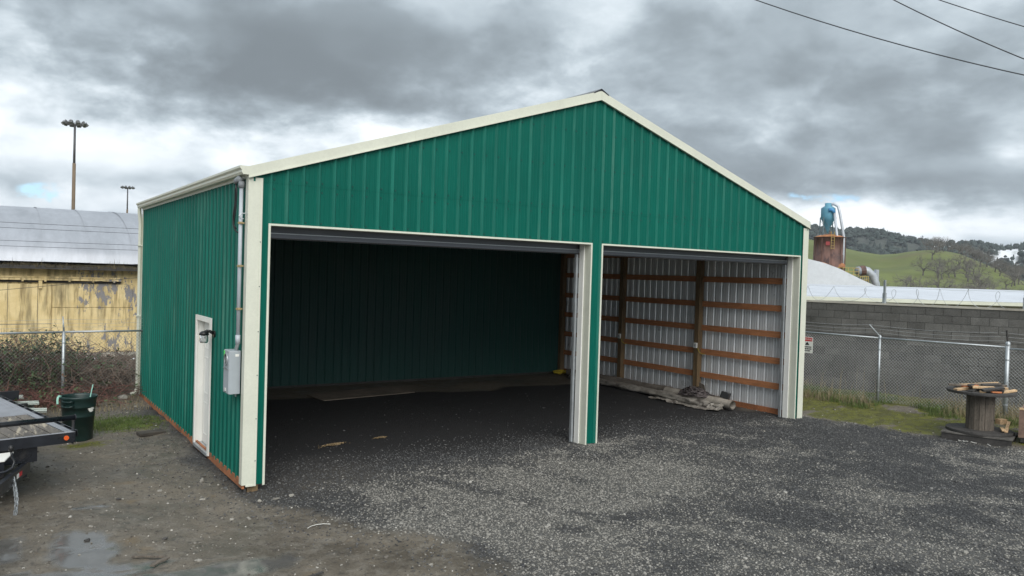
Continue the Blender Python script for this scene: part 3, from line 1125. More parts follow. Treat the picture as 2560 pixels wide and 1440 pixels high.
MB().tube([(0, .06, 0.0), (0, .055, .035), (0, .0, .10), (0, 0, .14)], .026, 10).build('offset_fitting', GALV, ms, True)
MB().tube([(0, 0, .10), (0, 0, 2.30)], .027, 14).build('pipe', PVC, ms, True)
MB().tube([(0, 0, .10), (0, 0, .22)], .034, 14).build('coupling', PVC, ms, True)
for z in (.58, 1.17, 1.76):
    c = MB().box(-.035, .05, -.012, .012, z - .012, z + .012)
    c.tube([(0, 0, z - .016), (0, 0, z + .016)], .033, 12)
    c.box(-.02, .02, -.055, -.03, z - .010, z + .010)
    c.build('strap_clamp', mat('brass_clamp', (.42, .33, .18), .5, metal=.5), ms)
wh = MB()
wh.tube([(0, 0, 2.24), (0, .0, 2.33)], .042, 14)
wh.tube([(0, 0, 2.33), (-.02, .035, 2.36), (-.05, .09, 2.335), (-.055, .11, 2.30)], [.046, .050, .040, .020], 12)
wh.build('weatherhead', mat('weatherhead_grey', (.24, .26, .28), .5), ms, True)
MB().tube([(-.045, .10, 2.31), (-.05, .12, 2.22), (-.05, .115, 2.05), (-.06, .155, 1.86), (-.055, .165, 1.74), (-.04, .13, 1.66), (-.02, .06, 1.63), (0, .02, 1.64)], .011, 8).build('service_cable', BLACKP, ms, True)
MB().tube([(-.04, .09, 2.30), (-.035, .10, 2.16), (-.045, .10, 1.95), (-.05, .14, 1.80), (-.05, .15, 1.73), (-.03, .10, 1.68)], .009, 8).build('service_cable', BLACKP, ms, True)

lp = empty('wall_lamp', (-.02, 1.70, 1.98), 0, 'black wall lamp with clear glass jar beside the white side door', 'lamp')
MB().disc((-.008, 0, -.02), .055, (1, 0, 0), 18, .022).build('back_plate', BLACKP, lp)
MB().tube([(-.015, 0, -.01), (-.07, 0, .02), (-.12, 0, .03), (-.15, 0, .01)], [.030, .024, .02, .022], 10).build('arm', BLACKP, lp, True)
c = MB()
c.lathe([(.0, .035), (.04, .032), (.068, .01), (.072, -.025), (.062, -.025), (.058, .0), (.0, .02)], (-.155, 0, -.01), 20)
c.build('lamp_cap', BLACKP, lp, True)
g = MB()
g.lathe([(.055, -.02), (.064, -.05), (.064, -.12), (.052, -.145), (.0, -.15), (.0, -.146), (.049, -.141), (.060, -.118), (.060, -.05), (.051, -.02)], (-.155, 0, -.01), 20)
g.build('glass_jar', GLASS, lp, True)
b = MB()
b.lathe([(.0, -.02), (.018, -.03), (.030, -.065), (.026, -.09), (.0, -.102)], (-.155, 0, -.01), 14)
b.build('bulb', BULB, lp, True)

# ------------------------------------------------------------------ chain-link fences
def chain_link(name, a, b, z0, z1, pitch, material, parent, r=.0028):
    """diamond mesh as two families of crossing wires between a and b (plan points)"""
    a, b = Vector((*a, 0)), Vector((*b, 0))
    L = (b - a).length
    u = (b - a) / L
    nrm = Vector((-u.y, u.x, 0))
    Hh = z1 - z0
    mb = MB()
    step = pitch
    k = int((L + Hh) / step) + 1
    for fam in (0, 1):
        for i in range(k + 1):
            s0 = i * step - Hh
            p = [(s0, 0), (s0 + Hh, Hh)]
            # clip to 0..L
            q0, q1 = max(0, s0), min(L, s0 + Hh)
            if q1 - q0 < .02:
                continue
            e = [(q0, q0 - s0), (q1, q1 - s0)]
            if fam:
                e = [(x, Hh - z) for x, z in e]
            off = nrm * (.0025 if fam else -.0025)
            P = [a + u * x + off + Vector((0, 0, z0 + z)) for x, z in e]
            mb.tube(P, r, 3, False)
    return mb.build(name, material, parent, kind='stuff')


WIREM = mat('chain_link_wire', (.42, .44, .45), .5, metal=.4)
FP = [(14.10, 5.6), (14.55, 4.0), (14.90, 2.42), (15.22, .02), (15.88, -2.58), (16.75, -5.4)]
fr_ = empty('chain_link_fence', (FP[3][0], FP[3][1], .15), 0, 'grey chain-link fence with barbed wire arms before the block wall', 'fence')
IM = Matrix.Translation(Vector((-FP[3][0], -FP[3][1], -.15)))


def rel(p, root=fr_):
    return tuple(Vector(p) - root.location)


FZ = 1.75
for i, (x, y) in enumerate(FP):
    big = i == 4
    rr = .045 if big else .028
    zb = gzs(x, y) - .2
    po = MB().tube([rel((x, y, zb)), rel((x, y, FZ + (.08 if big else .02)))], rr, 12).build('post', GALV, fr_, True)
    cp = MB()
    cp.lathe([(rr + .006, -.03), (rr + .006, .02), (rr * .5, .05), (0, .055)], rel((x, y, FZ + (.06 if big else .0))), 12)
    cp.build('post_cap', GALV, po, True)
    if i in (3, 4, 2, 5, 1):
        d = (-.24, .14) if not big else (-.04, .02)
        MB().bar(rel((x, y, FZ + .02)), rel((x + d[0], y + d[1], FZ + (.30 if not big else .36))), .03, .022).build('barb_arm', GALV if not big else DARKWOOD, po)
    for z in (.45, .95, 1.45):
        MB().tube([rel((x, y, z - .012)), rel((x, y, z + .012))], rr + .006, 10).build('band', GALV, po)
for i in range(len(FP) - 1):
    a, b = FP[i], FP[i + 1]
    dz = -.03 if i == 4 else 0
    MB().tube([rel((*a, FZ - .02 + dz)), rel((*b, FZ - .02 + dz))], .021, 8).build('top_rail', GALV, fr_, True)
    za = min(gzs(*a), gzs(*b))
    ch = chain_link('chain_link', (a[0] - fr_.location.x, a[1] - fr_.location.y), (b[0] - fr_.location.x, b[1] - fr_.location.y), za + .02 - .15, FZ - .03 - .15, .075, WIREM, fr_)
    for q in (0, 1, 2):
        t0 = [FZ + .12 + .09 * q, -.08 - .075 * q, .045 + .04 * q]
        pts = []
        for s in range(9):
            u_ = s / 8
            pts.append(rel((a[0] + (b[0] - a[0]) * u_ + t0[1] * (1 if i != 4 else .3), a[1] + (b[1] - a[1]) * u_ + t0[2], t0[0] - .05 * math.sin(math.pi * u_))))
        MB().tube(pts, .0028, 3, False).build('barbed_wire', WIREM, fr_)

lf = empty('chain_link_fence', (-1.55, 8.42, 0), 0, 'chain-link fence in front of the brambles and yellow warehouse', 'fence')
LP = [(-6.8, 7.75), (-4.2, 8.05), (-1.56, 8.42), (.02, 8.50)]
for i, (x, y) in enumerate(LP[:-1]):
    po = MB().tube([rel((x, y, -.2), lf), rel((x, y, 1.5), lf)], .032, 12).build('post', GALV, lf, True)
    MB().tube([rel((x, y, 1.5), lf), rel((x - .02, y + .05, 1.82), lf)], [.022, .012], 6).build('barb_arm', GALV, po, True)
    for z in (.5, .9, 1.25):
        MB().tube([rel((x, y, z), lf), rel((x, y, z + .02), lf)], .038, 10).build('band', GALV, po)
for i in range(len(LP) - 1):
    a, b = LP[i], LP[i + 1]
    MB().tube([rel((*a, 1.49), lf), rel((*b, 1.49), lf)], .022, 8).build('top_rail', GALV, lf, True)
    chain_link('chain_link', (a[0] - lf.location.x, a[1] - lf.location.y), (b[0] - lf.location.x, b[1] - lf.location.y), .02, 1.47, .075, mat('dull_chain_wire', (.22, .225, .22), .6, metal=.3), lf, .0020)
    for q in range(3):
        MB().tube([rel((*a, 1.60 + .08 * q), lf), rel(((a[0] + b[0]) / 2, (a[1] + b[1]) / 2 + .02, 1.58 + .08 * q), lf), rel((*b, 1.60 + .08 * q), lf)], .0026, 3, False).build('barbed_wire', WIREM, lf)

# warning sign wired to the right-hand fence
sg = empty('warning_sign', (14.95, 1.86, 1.40), 0, 'white warning sign with red band on the chain-link fence', 'sign')
sdir_ = (Vector(FP[3]) - Vector(FP[2])).normalized()
sg.rotation_euler = (0, 0, math.atan2(sdir_.y, sdir_.x))
MB().box(-.20, .155, -.012, -.006, -.21, .21).build('sign_plate', WHITE, sg)
MB().box(-.185, .14, -.0135, -.0125, .10, .195).build('red_band', REDM, sg)


def text_mesh(name, body, size, material, parent, loc, rot):
    cu = bpy.data.curves.new(name, 'FONT')
    cu.body = body
    cu.size = size
    cu.align_x = 'CENTER'
    cu.align_y = 'CENTER'
    cu.extrude = .0005
    tmp = bpy.data.objects.new(name, cu)
    col.objects.link(tmp)
    dg = bpy.context.evaluated_depsgraph_get()
    me = bpy.data.meshes.new_from_object(tmp.evaluated_get(dg))
    bpy.data.objects.remove(tmp)
    me.materials.clear()
    me.materials.append(material)
    o = bpy.data.objects.new(name, me)
    col.objects.link(o)
    o.parent = parent
    o.location = loc
    o.rotation_euler = rot
    return o


text_mesh('warning_lettering', 'WARNING', .068, WHITE, sg, (-.022, -.0150, .147), (math.pi / 2, 0, 0))
tri = MB().prism([(-.06, -.0125, -.0), (.06, -.0125, .0), (0, -.0125, .085)], (0, -.001, 0)).build('pictogram', BLACKP, sg)
for k, (a, b) in enumerate(((-.15, .12), (-.10, .13), (-.15, .09))):
    mb = MB()
    x = a
    r_ = random.Random(k)
    while x < b:
        w_ = r_.uniform(.02, .05)
        mb.box(x, min(b, x + w_), -.0135, -.0125, -.065 - k * .05, -.035 - k * .05)
        x += w_ + .01
    mb.build('small_print', BLACKP, sg)

# ------------------------------------------------------------------ block wall with razor wire, right
CA, CB = Vector((15.3, 4.92, 0)), Vector((19.4, -6.0, 0))
cu_ = (CB - CA).normalized()
cn = Vector((cu_.y, -cu_.x, 0))
cn = cn if cn.dot(CAM - CA) > 0 else -cn
cmu = empty('block_wall', (16.07, 2.82, 0), 0, 'dark grey concrete block wall behind the chain-link fence', 'wall')
blkm = []
for q in range(5):
    m = mat('grey_block_%d' % q, tuple(v * (.78, .92, 1.0, 1.1, 1.28)[q] for v in (.115, .112, .105)), .9, var=.18, vs=4, fine=.15, fs=40, bump=.35, bs=60, dirt=(.055, .055, .05), ds=1.0, dthr=(.5, .78))
    blkm.append(m)
TOPZ, CH, CLN = 2.54, .2033, .406
MORTAR = mat('mortar', (.085, .082, .078), .95, var=.2)
L_ = (CB - CA).length
NB = int(L_ / CLN)
blk = {}
for q in range(5):
    for w in (1, .5):
        mb = MB().box(.0045, CLN * w - .0045, 0, .10, .0045, CH - .0045)
        blk[(q, w)] = mb.mesh('block', blkm[q])
ang = math.atan2(cu_.y, cu_.x)
r_ = random.Random(5)
base = Vector((cmu.location.x, cmu.location.y, 0))
for row in range(13):
    z = TOPZ - .045 - CH * (row + 1)
    s = -CLN / 2 if row % 2 else 0
    while s < L_:
        q = r_.choices(range(5), [2, 4, 5, 3, .7])[0] if row > 0 else 0
        s0, s1 = max(0, s), min(L_, s + CLN)
        p = CA + cu_ * s0 + cn * r_.uniform(.0, .004)
        dv = p - CAM
        lat = (dv.x * rt.x + dv.y * rt.y) / (dv.x * fw.x + dv.y * fw.y)
        if s1 - s0 > CLN * .9 and lat > .33:
            o = bpy.data.objects.new('block', blk[(q, 1)])
            col.objects.link(o)
            o.parent = cmu
            o.location = p - base + Vector((0, 0, z))
            o.rotation_euler = (0, 0, ang)
        s += CLN
mb = MB()
pa, pb = CA - cn * .004 - base, CB - cn * .004 - base
mb.prism([pa - cn * .16 + Vector((0, 0, -.3)), pb - cn * .16 + Vector((0, 0, -.3)), pb - cn * .006 + Vector((0, 0, -.3)), pa - cn * .006 + Vector((0, 0, -.3))], (0, 0, TOPZ + .26))
mb.build('mortar_core', MORTAR, cmu)
mb = MB()
mb.bar(CA - base - cn * .09 + Vector((0, 0, TOPZ - .018)), CB - base - cn * .09 + Vector((0, 0, TOPZ - .018)), .22, .05)
mb.build('coping', CONC, cmu)


def wallpt(px_s, back=.09):
    return CA + cu_ * px_s - cn * back


for s in (1.2, 4.28, 7.42, 10.5):
    p = wallpt(s)
    st = MB().bar((p.x, p.y, TOPZ - .02), (p.x, p.y, TOPZ + .62), .05, .05, (0, 1, 0)).build('wall_post', GALV)
    MB().bar((p.x + .0, p.y, TOPZ - .06), (p.x, p.y, TOPZ + .28), .075, .07, (0, 1, 0)).build('bracket', GALV, st)
    tag(st, {1.2: 'galvanised wire post hidden behind the barn corner', 4.28: 'galvanised razor wire post in the middle of the block wall', 7.42: 'galvanised razor wire post near the right end of the block wall', 10.5: 'galvanised razor wire post past the frame edge'}[s], 'post', 'posts on the block wall')
rz = MB()
pts = []
r_ = random.Random(3)
s, ph = .4, 0
rad = .21
while s < 10.8:
    jit = .05 * math.sin(s * 2.3) + .03 * math.sin(s * 5.1)
    c = wallpt(s + .12 * math.sin(s * 1.7))
    rr = rad + .03 * math.sin(s * 1.3)
    z = TOPZ + .20 + jit * .4 + rr * math.sin(ph)
    p = c + cu_ * (rr * (.62 + .32 * math.sin(s * 1.9)) * math.cos(ph)) - cn * (.10 * math.cos(ph * .5))
    pts.append((p.x, p.y, z))
    ph += .28
    s += .026 if (int(s * 1.1) % 3) else .034
rz.tube(pts, .0055, 4, False)
rw = rz.build('coil', WIREM)
bz = MB()
for i in range(0, len(pts), 3):
    p, q = Vector(pts[i]), Vector(pts[min(i + 1, len(pts) - 1)])
    d = (q - p)
    if d.length < 1e-6:
        continue
    d.normalize()
    e = d.orthogonal().normalized()
    bz.add([p + e * .016 + d * .008, p - e * .016 - d * .008, p + d * .012], [(0, 1, 2)])
bl = bz.build('blades', WIREM, rw)
tag(rw, 'coiled razor wire along the top of the block wall', 'razor wire')
rw.name = 'razor_wire'
for z, sag in ((.44, .03), (.16, .02)):
    P = []
    for k in range(60):
        s = .4 + 10.4 * k / 59
        c = wallpt(s)
        P.append((c.x, c.y, TOPZ + z - sag * abs(math.sin(math.pi * (s - 1.2) / 3.1)) + .006 * math.sin(s * 21)))
    MB().tube(P, .003, 3, False).build('strand', WIREM, rw)

# ------------------------------------------------------------------ yellow warehouse, left background
YW = bpy.data.materials.new('peeling_yellow_paint')
YW.use_nodes = True
t = NT(YW.node_tree)
b = t.n['Principled BSDF']
p = t.node('ShaderNodeNewGeometry').outputs['Position']
ps = t.vmath('MULTIPLY', p, (1, 1, .38))
ps2 = t.vmath('MULTIPLY', p, (1, 1, .12))
c = t.mix(t.mapr(t.noise(p, 2, 5, .6), .3, .7), (.62, .48, .23), (.74, .60, .33))
c = t.mix(t.mapr(t.noise(ps2, 7, 6, .65), .46, .68, 0, .85), c, (.25, .185, .085))
c = t.mix(t.mapr(t.noise(ps2, 2.3, 5, .6), .50, .68, 0, .85), c, (.15, .125, .07))
peel = t.math('ADD', t.math('MULTIPLY', t.noise(ps, 3.2, 9, .68, .3), .6), t.math('MULTIPLY', t.noise(ps, 13, 6, .7), .4))
xp = t.sep(p)[0]
pm = t.mapr(t.math('ADD', peel, t.mapr(xp, -2.0, .6, -.10, .035)), .555, .575)
c = t.mix(pm, c, t.mix(t.noise(p, 20, 4, .6), (.17, .165, .175), (.28, .27, .27)))
t.put(b.inputs['Base Color'], c)
b.inputs['Roughness'].default_value = .8
bn = t.node('ShaderNodeBump')
bn.inputs['Strength'].default_value = .4
bn.inputs['Distance'].default_value = .01
t.put(bn.inputs['Height'], t.math('SUBTRACT', 1, pm))
t.l.new(bn.outputs[0], b.inputs['Normal'])

YY = 17.3
yw = empty('yellow_warehouse', (-2, YY, 0), 0, 'peeling yellow warehouse with curved silver roof behind the brambles', 'warehouse')
XL, XR = -18.0, 14.0
EZ = 2.80
MB().box(XL + 2, XR + 2, 0, 20, .12, EZ).build('wall', YW, yw)
MB().box(XL + 2, XR + 2, -.10, 0.05, -.2, .11).build('plinth', CONC, yw)
# panels and a flat sliding door face standing proud of the wall
MB().box(-1.95, .72, -.09, -.006, .13, 2.28).build('sliding_door', YW, yw)
MB().box(.74, 3.0, -.035, -.006, .13, 1.55).build('wall_panel', YW, yw)
MB().box(.74, 3.0, -.03, -.006, 1.565, 2.30).build('wall_panel', YW, yw)
MB().box(-1.97, -1.93, -.11, -.006, .13, 2.3).build('door_edge', YW, yw)
for x in (-1.2, -.42, .36):
    MB().box(x - .006, x + .006, -.0935, -.0905, .13, 2.28).build('board_joint', DARKWOOD, yw)
MB().box(-1.95, .72, -.0935, -.0905, 1.05, 1.062).build('board_joint', DARKWOOD, yw)
tr = MB().box(-8, 2.66, -.17, -.07, 2.40, 2.46).build('door_track', YW, yw)
MB().box(-8, 2.66, -.06, -.008, 2.33, 2.39).build('track_board', DARKWOOD, tr)
MB().box(-8, 2.66, -.12, -.008, 2.47, 2.52).build('track_top', YW, tr)
for x in (-.7, -.05, .55, 1.2, 1.85, 2.45):
    MB().box(x - .03, x + .03, -.185, -.172, 2.36, 2.50).build('track_bracket', YW, tr)
for x in (-1.05, .42):
    MB().box(x - .05, x + .05, -.16, -.10, 2.15, 2.39).build('door_hanger', YW, yw)
# curved roof made of long sheets, with raised laps between them
NR = 14
arc = []
for k in range(NR + 1):
    a = R(4 + 86 * k / NR)
    arc.append((-.35 + 7.2 * (1 - math.cos(a)), EZ + .02 + 2.15 * math.sin(a)))
arc += [(9.5, EZ + 2.17), (14, EZ + 1.9), (20, EZ)]
xs = [-16, -13.2, -10.4, -7.6, -4.8, -2.0, -.7, .5, 1.73, 3.0, 5.8, 8.6, 11.4, 16]
for i, (x0, x1) in enumerate(zip(xs, xs[1:])):
    mb = MB()
    v = []
    for (yy, zz) in arc:
        for x in (x0 + .0, x1 - .004):
            v.append((x, yy, zz + .006 * (i % 2)))
    mb.add(v, [(2 * j, 2 * j + 1, 2 * j + 3, 2 * j + 2) for j in range(len(arc) - 1)])
    mb.build('roof_sheet', ROOFS, yw, True)
    lp_ = MB()
    v = []
    for (yy, zz) in arc:
        for q in (-.03, .03):
            v.append((x1 + q, yy - .0, zz + .022))
    lp_.add(v, [(2 * j, 2 * j + 1, 2 * j + 3, 2 * j + 2) for j in range(len(arc) - 1)])
    lp_.build('roof_lap', ROOFS, yw, True)
MB().box(XL + 2, XR + 2, -.42, -.30, EZ - .05, EZ + .055).build('eave_gutter', DARKWOOD, yw)
MB().box(XL + 2, XR + 2, -.299, 0, EZ - .02, EZ - .0).build('soffit', DARKWOOD, yw)
# dead grass and moss grown in the gutter
gv, gf = [], []
for k in range(2600):
    x = random.uniform(-4.5, 5.5)
    hh = random.uniform(.03, .11) * (1 if random.random() < .95 else 2.6) * (.5 + vnoise(x, 0, 1.7, 3))
    y = random.uniform(-.44, -.28)
    a, dx = random.uniform(0, 3.1), random.uniform(-.05, .05)
    o_ = len(gv)
    w_ = random.uniform(.006, .02)
    gv += [(x - w_ * math.cos(a), y - w_ * math.sin(a), EZ + .0), (x + w_ * math.cos(a), y + w_ * math.sin(a), EZ + .0), (x + dx, y, EZ + .04 + hh)]
    gf.append((o_, o_ + 1, o_ + 2))
np_mesh('gutter_weeds', np.array(gv), np.array(gf), mat('gutter_moss', (.085, .07, .04), .9, var=.4, vs=4), yw, False, 'stuff')

# snow and rubble at the foot of the yellow wall
mb = MB()
for k in range(70):
    x, y = random.uniform(-3.4, 2.0), random.uniform(13.2, 17.0)
    s = random.uniform(.05, .2)
    n_ = 7
    zc = gzs(x, y)
    ringv = [(x + s * random.uniform(.7, 1.3) * math.cos(6.283 * j / n_), y + s * random.uniform(.7, 1.3) * math.sin(6.283 * j / n_), zc - .02) for j in range(n_)]
    top = [(x + (a - x) * .55, y + (b_ - y) * .55, zc + s * random.uniform(.15, .4)) for a, b_, _ in ringv]
    mb.add(ringv + top, [(j, (j + 1) % n_, n_ + (j + 1) % n_, n_ + j) for j in range(n_)] + [tuple(range(n_, 2 * n_))])
tag(mb.build('snow_patches', SNOWM, None, False, 'stuff'), 'patches of old snow at the foot of the yellow wall', 'snow')

# ------------------------------------------------------------------ cables
def cable(pts3, r, label, group, sag=0.0, material=CABLEM, n=24):
    a, b = Vector(pts3[0]), Vector(pts3[-1])
    P = []
    for k in range(n + 1):
        u_ = k / n
        p = a.lerp(b, u_)
        p.z -= sag * 4 * u_ * (1 - u_)
        P.append(p)
    o = MB().tube(P, r, 5, False).build('power_cable', material)
    tag(o, label, 'cable', group)
    return o


def ext(a, b, k0, k1):
    a, b = Vector(a), Vector(b)
    return a - (b - a) * k0, b + (b - a) * k1


a, b = ext((17.84, 6.658, 12.32), (21.094, -.406, 8.928), .8, .8)
cable((a + Vector((0, 0, .9)), b + Vector((0, 0, .9))), .017, 'lowest and longest overhead cable crossing the upper right sky', 'overhead cables at upper right', .95)
a, b = ext((17.99, 1.716, 11.01), (18.9, -1.346, 8.859), 1.2, 1.2)
cable((a + Vector((0, 0, .5)), b + Vector((0, 0, .5))), .015, 'steep middle overhead cable in the upper right sky', 'overhead cables at upper right', .52)
a, b = ext((21.113, 2.049, 11.781), (22.164, .119, 10.717), 1.5, 1.5)
cable((a + Vector((0, 0, .2)), b + Vector((0, 0, .2))), .015, 'topmost short overhead cable at the upper right corner', 'overhead cables at upper right', .22)
for k, (z0, z1, nm) in enumerate(((4.42, 4.40, 'highest'), (4.22, 4.23, 'second highest'), (3.75, 3.80, 'third highest'), (3.545, 3.62, 'lowest'))):
    cable(((-14, 15.9, z0 - 1.405 * (z0 - 3.02) * .135 - .05), (12, 15.9, z1 - 1.405 * (z1 - 3.02) * .135 + .02)), .0055, nm + ' of the four cables strung before the silver roof', 'cables before the silver roof', .06)
cable(((-8, 15.0, 1.55), (6, 15.0, 3.25)), .006, 'thin slanting wire before the yellow wall', None, .05)

# ------------------------------------------------------------------ floodlight masts far left
def mast(name, base, zt, label, rz):
    m = empty('floodlight_mast', base, rz, label, 'light mast', 'floodlight masts beyond the warehouse')
    H_ = zt - base[2]
    hl = H_ * .76
    s = H_ / 19
    MB().tube([(0, 0, -1), (0, 0, hl)], [.20 * s, .17 * s], 10).build('lower_pole', MASTW, m, True)
    MB().tube([(0, 0, hl - .4), (0, 0, H_ - .4)], [.13 * s, .11 * s], 10).build('upper_pole', MASTG, m, True)
    ring = [(1.0 * s * math.cos(6.283 * k / 20), 1.0 * s * math.sin(6.283 * k / 20), H_ - .35 * s) for k in range(20)]
    MB().tube(ring, .05 * s, 5, closed=True).build('ring', MASTG, m)
    for k in range(4):
        a = math.pi * k / 4
        MB().bar((-1.0 * s * math.cos(a), -1.0 * s * math.sin(a), H_ - .35 * s), (1.0 * s * math.cos(a), 1.0 * s * math.sin(a), H_ - .35 * s), .07 * s, .07 * s).build('spoke', MASTG, m)
    lamp = MB()
    lamp.box(-.20 * s, .20 * s, -.1 * s, .16 * s, -.13 * s, .13 * s)
    lamp.tube([(0, -.1 * s, 0), (0, -.2 * s, 0)], [.15 * s, .21 * s], 10)
    lm = lamp.mesh('floodlight', LAMPM)
    for k in range(10):
        a = 6.283 * k / 10 + .2
        o = bpy.data.objects.new('floodlight', lm)
        col.objects.link(o)
        o.parent = m
        o.location = (1.12 * s * math.cos(a), 1.12 * s * math.sin(a), H_ - .30 * s)
        o.rotation_euler = (-.75, 0, a - math.pi / 2)
    return m


mast('a', (5.15, 91.5, -1), 18.9, 'tall near floodlight mast rising above the silver roof', .3)
mast('b', (19.2, 155, -1), 17.6, 'smaller farther floodlight mast right of the tall one', .9)

# ------------------------------------------------------------------ low white-roofed building and arched roof, right background
lb = empty('low_warehouse', (28.5, 6.5, 0), 0, 'long low warehouse with white roof behind the block wall', 'warehouse')
ea, eb = Vector((24.72, 9.065, 2.47)), Vector((32.17, 4.081, 2.47))
ed = (eb - ea).normalized()
e0, e1 = ea - ed * 16, ea + ed * 26
bk = Vector((33.36, 15.327, 2.95)) - ea
bk = Vector((bk.x, bk.y, 0)) - ed * Vector((bk.x, bk.y, 0)).dot(ed)
ub = bk.normalized()
o_ = lb.location
dp = 9.2
for k in range(8):
    s0, s1 = k / 8, (k + 1) / 8
    a, b = e0.lerp(e1, s0), e0.lerp(e1, s1 - .0006)
    mb = MB()
    rise = Vector((0, 0, .50))
    mb.add([a - o_, b - o_, b + ub * dp + rise - o_, a + ub * dp + rise - o_, a - o_ - Vector((0, 0, .03)), b - o_ - Vector((0, 0, .03)), b + ub * dp + rise - o_ - Vector((0, 0, .03)), a + ub * dp + rise - o_ - Vector((0, 0, .03))], [(0, 1, 2, 3), (7, 6, 5, 4), (0, 4, 5, 1), (3, 2, 6, 7)])
    mb.build('roof_sheet', ROOFW, lb)
MB().bar(e0 - o_ - Vector((0, 0, .06)) - ub * .02, e1 - o_ - Vector((0, 0, .06)) - ub * .02, .06, .15).build('fascia', CREAM, lb)
q0, q1 = e0 + ub * .7, e1 + ub * .7
mb = MB()
mb.prism([q0 - o_ + Vector((0, 0, -2.6)), q1 - o_ + Vector((0, 0, -2.6)), q1 + ub * 8.2 - o_ + Vector((0, 0, -2.6)), q0 + ub * 8.2 - o_ + Vector((0, 0, -2.6))], (0, 0, 2.52))
mb.build('wall', CONC, lb)
for k in range(14):
    p = q0.lerp(q1, (k + .5) / 14) - o_
    p.z = 0
    MB().box(p.x - .09, p.x + .09, p.y - .12, p.y - .0, -.1, 2.35).build('column', CONC, lb)
for (s0, w) in ((.30, 1.2), (.44, 1.2), (.58, 1.2), (.72, 1.2)):
    p = q0.lerp(q1, s0) - o_ - ub * .02
    p.z = 0
    MB().bar(p + Vector((0, 0, 2.02)) - ed * w / 2, p + Vector((0, 0, 2.02)) + ed * w / 2, .03, .32).build('window', DARKSTEEL, lb)

ab = empty('arched_warehouse', (48, 27, 0), 0, 'pale arched metal roof sloping down beside the barn corner', 'warehouse')
o_ = ab.location
# the gable end faces the yard; arc profile in the plane across the line of sight, extruded away
pr_ = [(48.947, 26.601, 4.925), (50.17, 25.775, 4.603), (51.192, 25.082, 4.182), (52.473, 24.21, 3.465), (53.496, 23.514, 2.952), (54.6, 22.8, 2.2)]
left = [(47.3, 27.75, 5.15), (45.4, 29.05, 5.28), (43.4, 30.4, 5.30), (41.0, 32.0, 5.1), (38.6, 33.6, 4.5), (36.4, 35.1, 3.5)]
prof = list(reversed(left)) + pr_
away = Vector((.55, .83, 0)) * 26
toward = Vector((-.10, -.16, 0)) * 10
for k in range(6):
    mb = MB()
    v = []
    for p in prof:
        p = Vector(p) - o_
        v += [p + away * (k / 6), p + away * ((k + .995) / 6)]
    mb.add(v, [(2 * j, 2 * j + 2, 2 * j + 3, 2 * j + 1) for j in range(len(prof) - 1)])
    mb.build('roof_sheet', ROOFW, ab, True)
mb = MB()
fl = [Vector(p) - o_ for p in prof]
mb.add(fl + [Vector((q.x, q.y, -.5)) for q in fl], [(j, j + 1, len(fl) + j + 1, len(fl) + j) for j in range(len(fl) - 1)])
mb.build('gable_wall', ROOFW, ab)
# ------------------------------------------------------------------ dust cyclone on a rusty silo
def Zp(px, py, dep):
    return CAM + (fw + cx_ * ((px - 1280) / 1964.64) - cy_ * ((py - 720) / 1964.64)) * dep


sil = empty('rusty_silo', (77.2, 43.8, 0), 0, 'rust brown silo with orange domed top beyond the arched roof', 'silo')
o_ = sil.location
u_r = Vector((rt.x, rt.y, 0))
u_f = Vector((fw.x, fw.y, 0)).normalized()


def S(right, toward, z):
    return u_r * right - u_f * toward + Vector((0, 0, z))


mb = MB()
mb.lathe([(1.72, -1), (1.72, 6.3), (1.66, 6.35), (1.66, 8.25), (1.75, 8.25), (1.75, 8.33)], (0, 0, 0), 28)
mb.build('drum', RUST, sil, True)
mb = MB()
mb.lathe([(1.76, 8.32), (1.2, 8.52), (.5, 8.66), (0, 8.7)], (0, 0, 0), 28)
mb.build('domed_top', RUSTO, sil, True)
for k in range(10):
    a = 6.283 * k / 10 + .1
    MB().bar((1.74 * math.cos(a), 1.74 * math.sin(a), 3), (1.69 * math.cos(a), 1.69 * math.sin(a), 8.2), .09, .07, (math.cos(a), math.sin(a), 0)).build('rib', RUST, sil)
MB().bar(S(-1.0, 1.42, 7.55), S(-.62, 1.62, 7.55), .06, .42).build('red_plate', mat('dull_red_plate', (.30, .05, .05), .6), sil)
ld = MB()
for q in (-.55, -.2):
    ld.tube([S(q, 1.78, 6.9), S(q, 1.78, 8.9)], .025, 5)
for k in range(6):
    ld.tube([S(-.55, 1.78, 7.0 + .3 * k), S(-.2, 1.78, 7.0 + .3 * k)], .02, 4)
ld.build('ladder', YRAIL, sil)
for (x, tw) in ((-.95, 1.0), (.75, 1.1)):
    c = MB()
    c.lathe([(.65, 4.9), (.62, 5.2), (.2, 5.55), (.0, 5.6)], tuple(S(x, tw, 0)), 16)
    c.build('hopper_hood', RUSTO, sil, True)

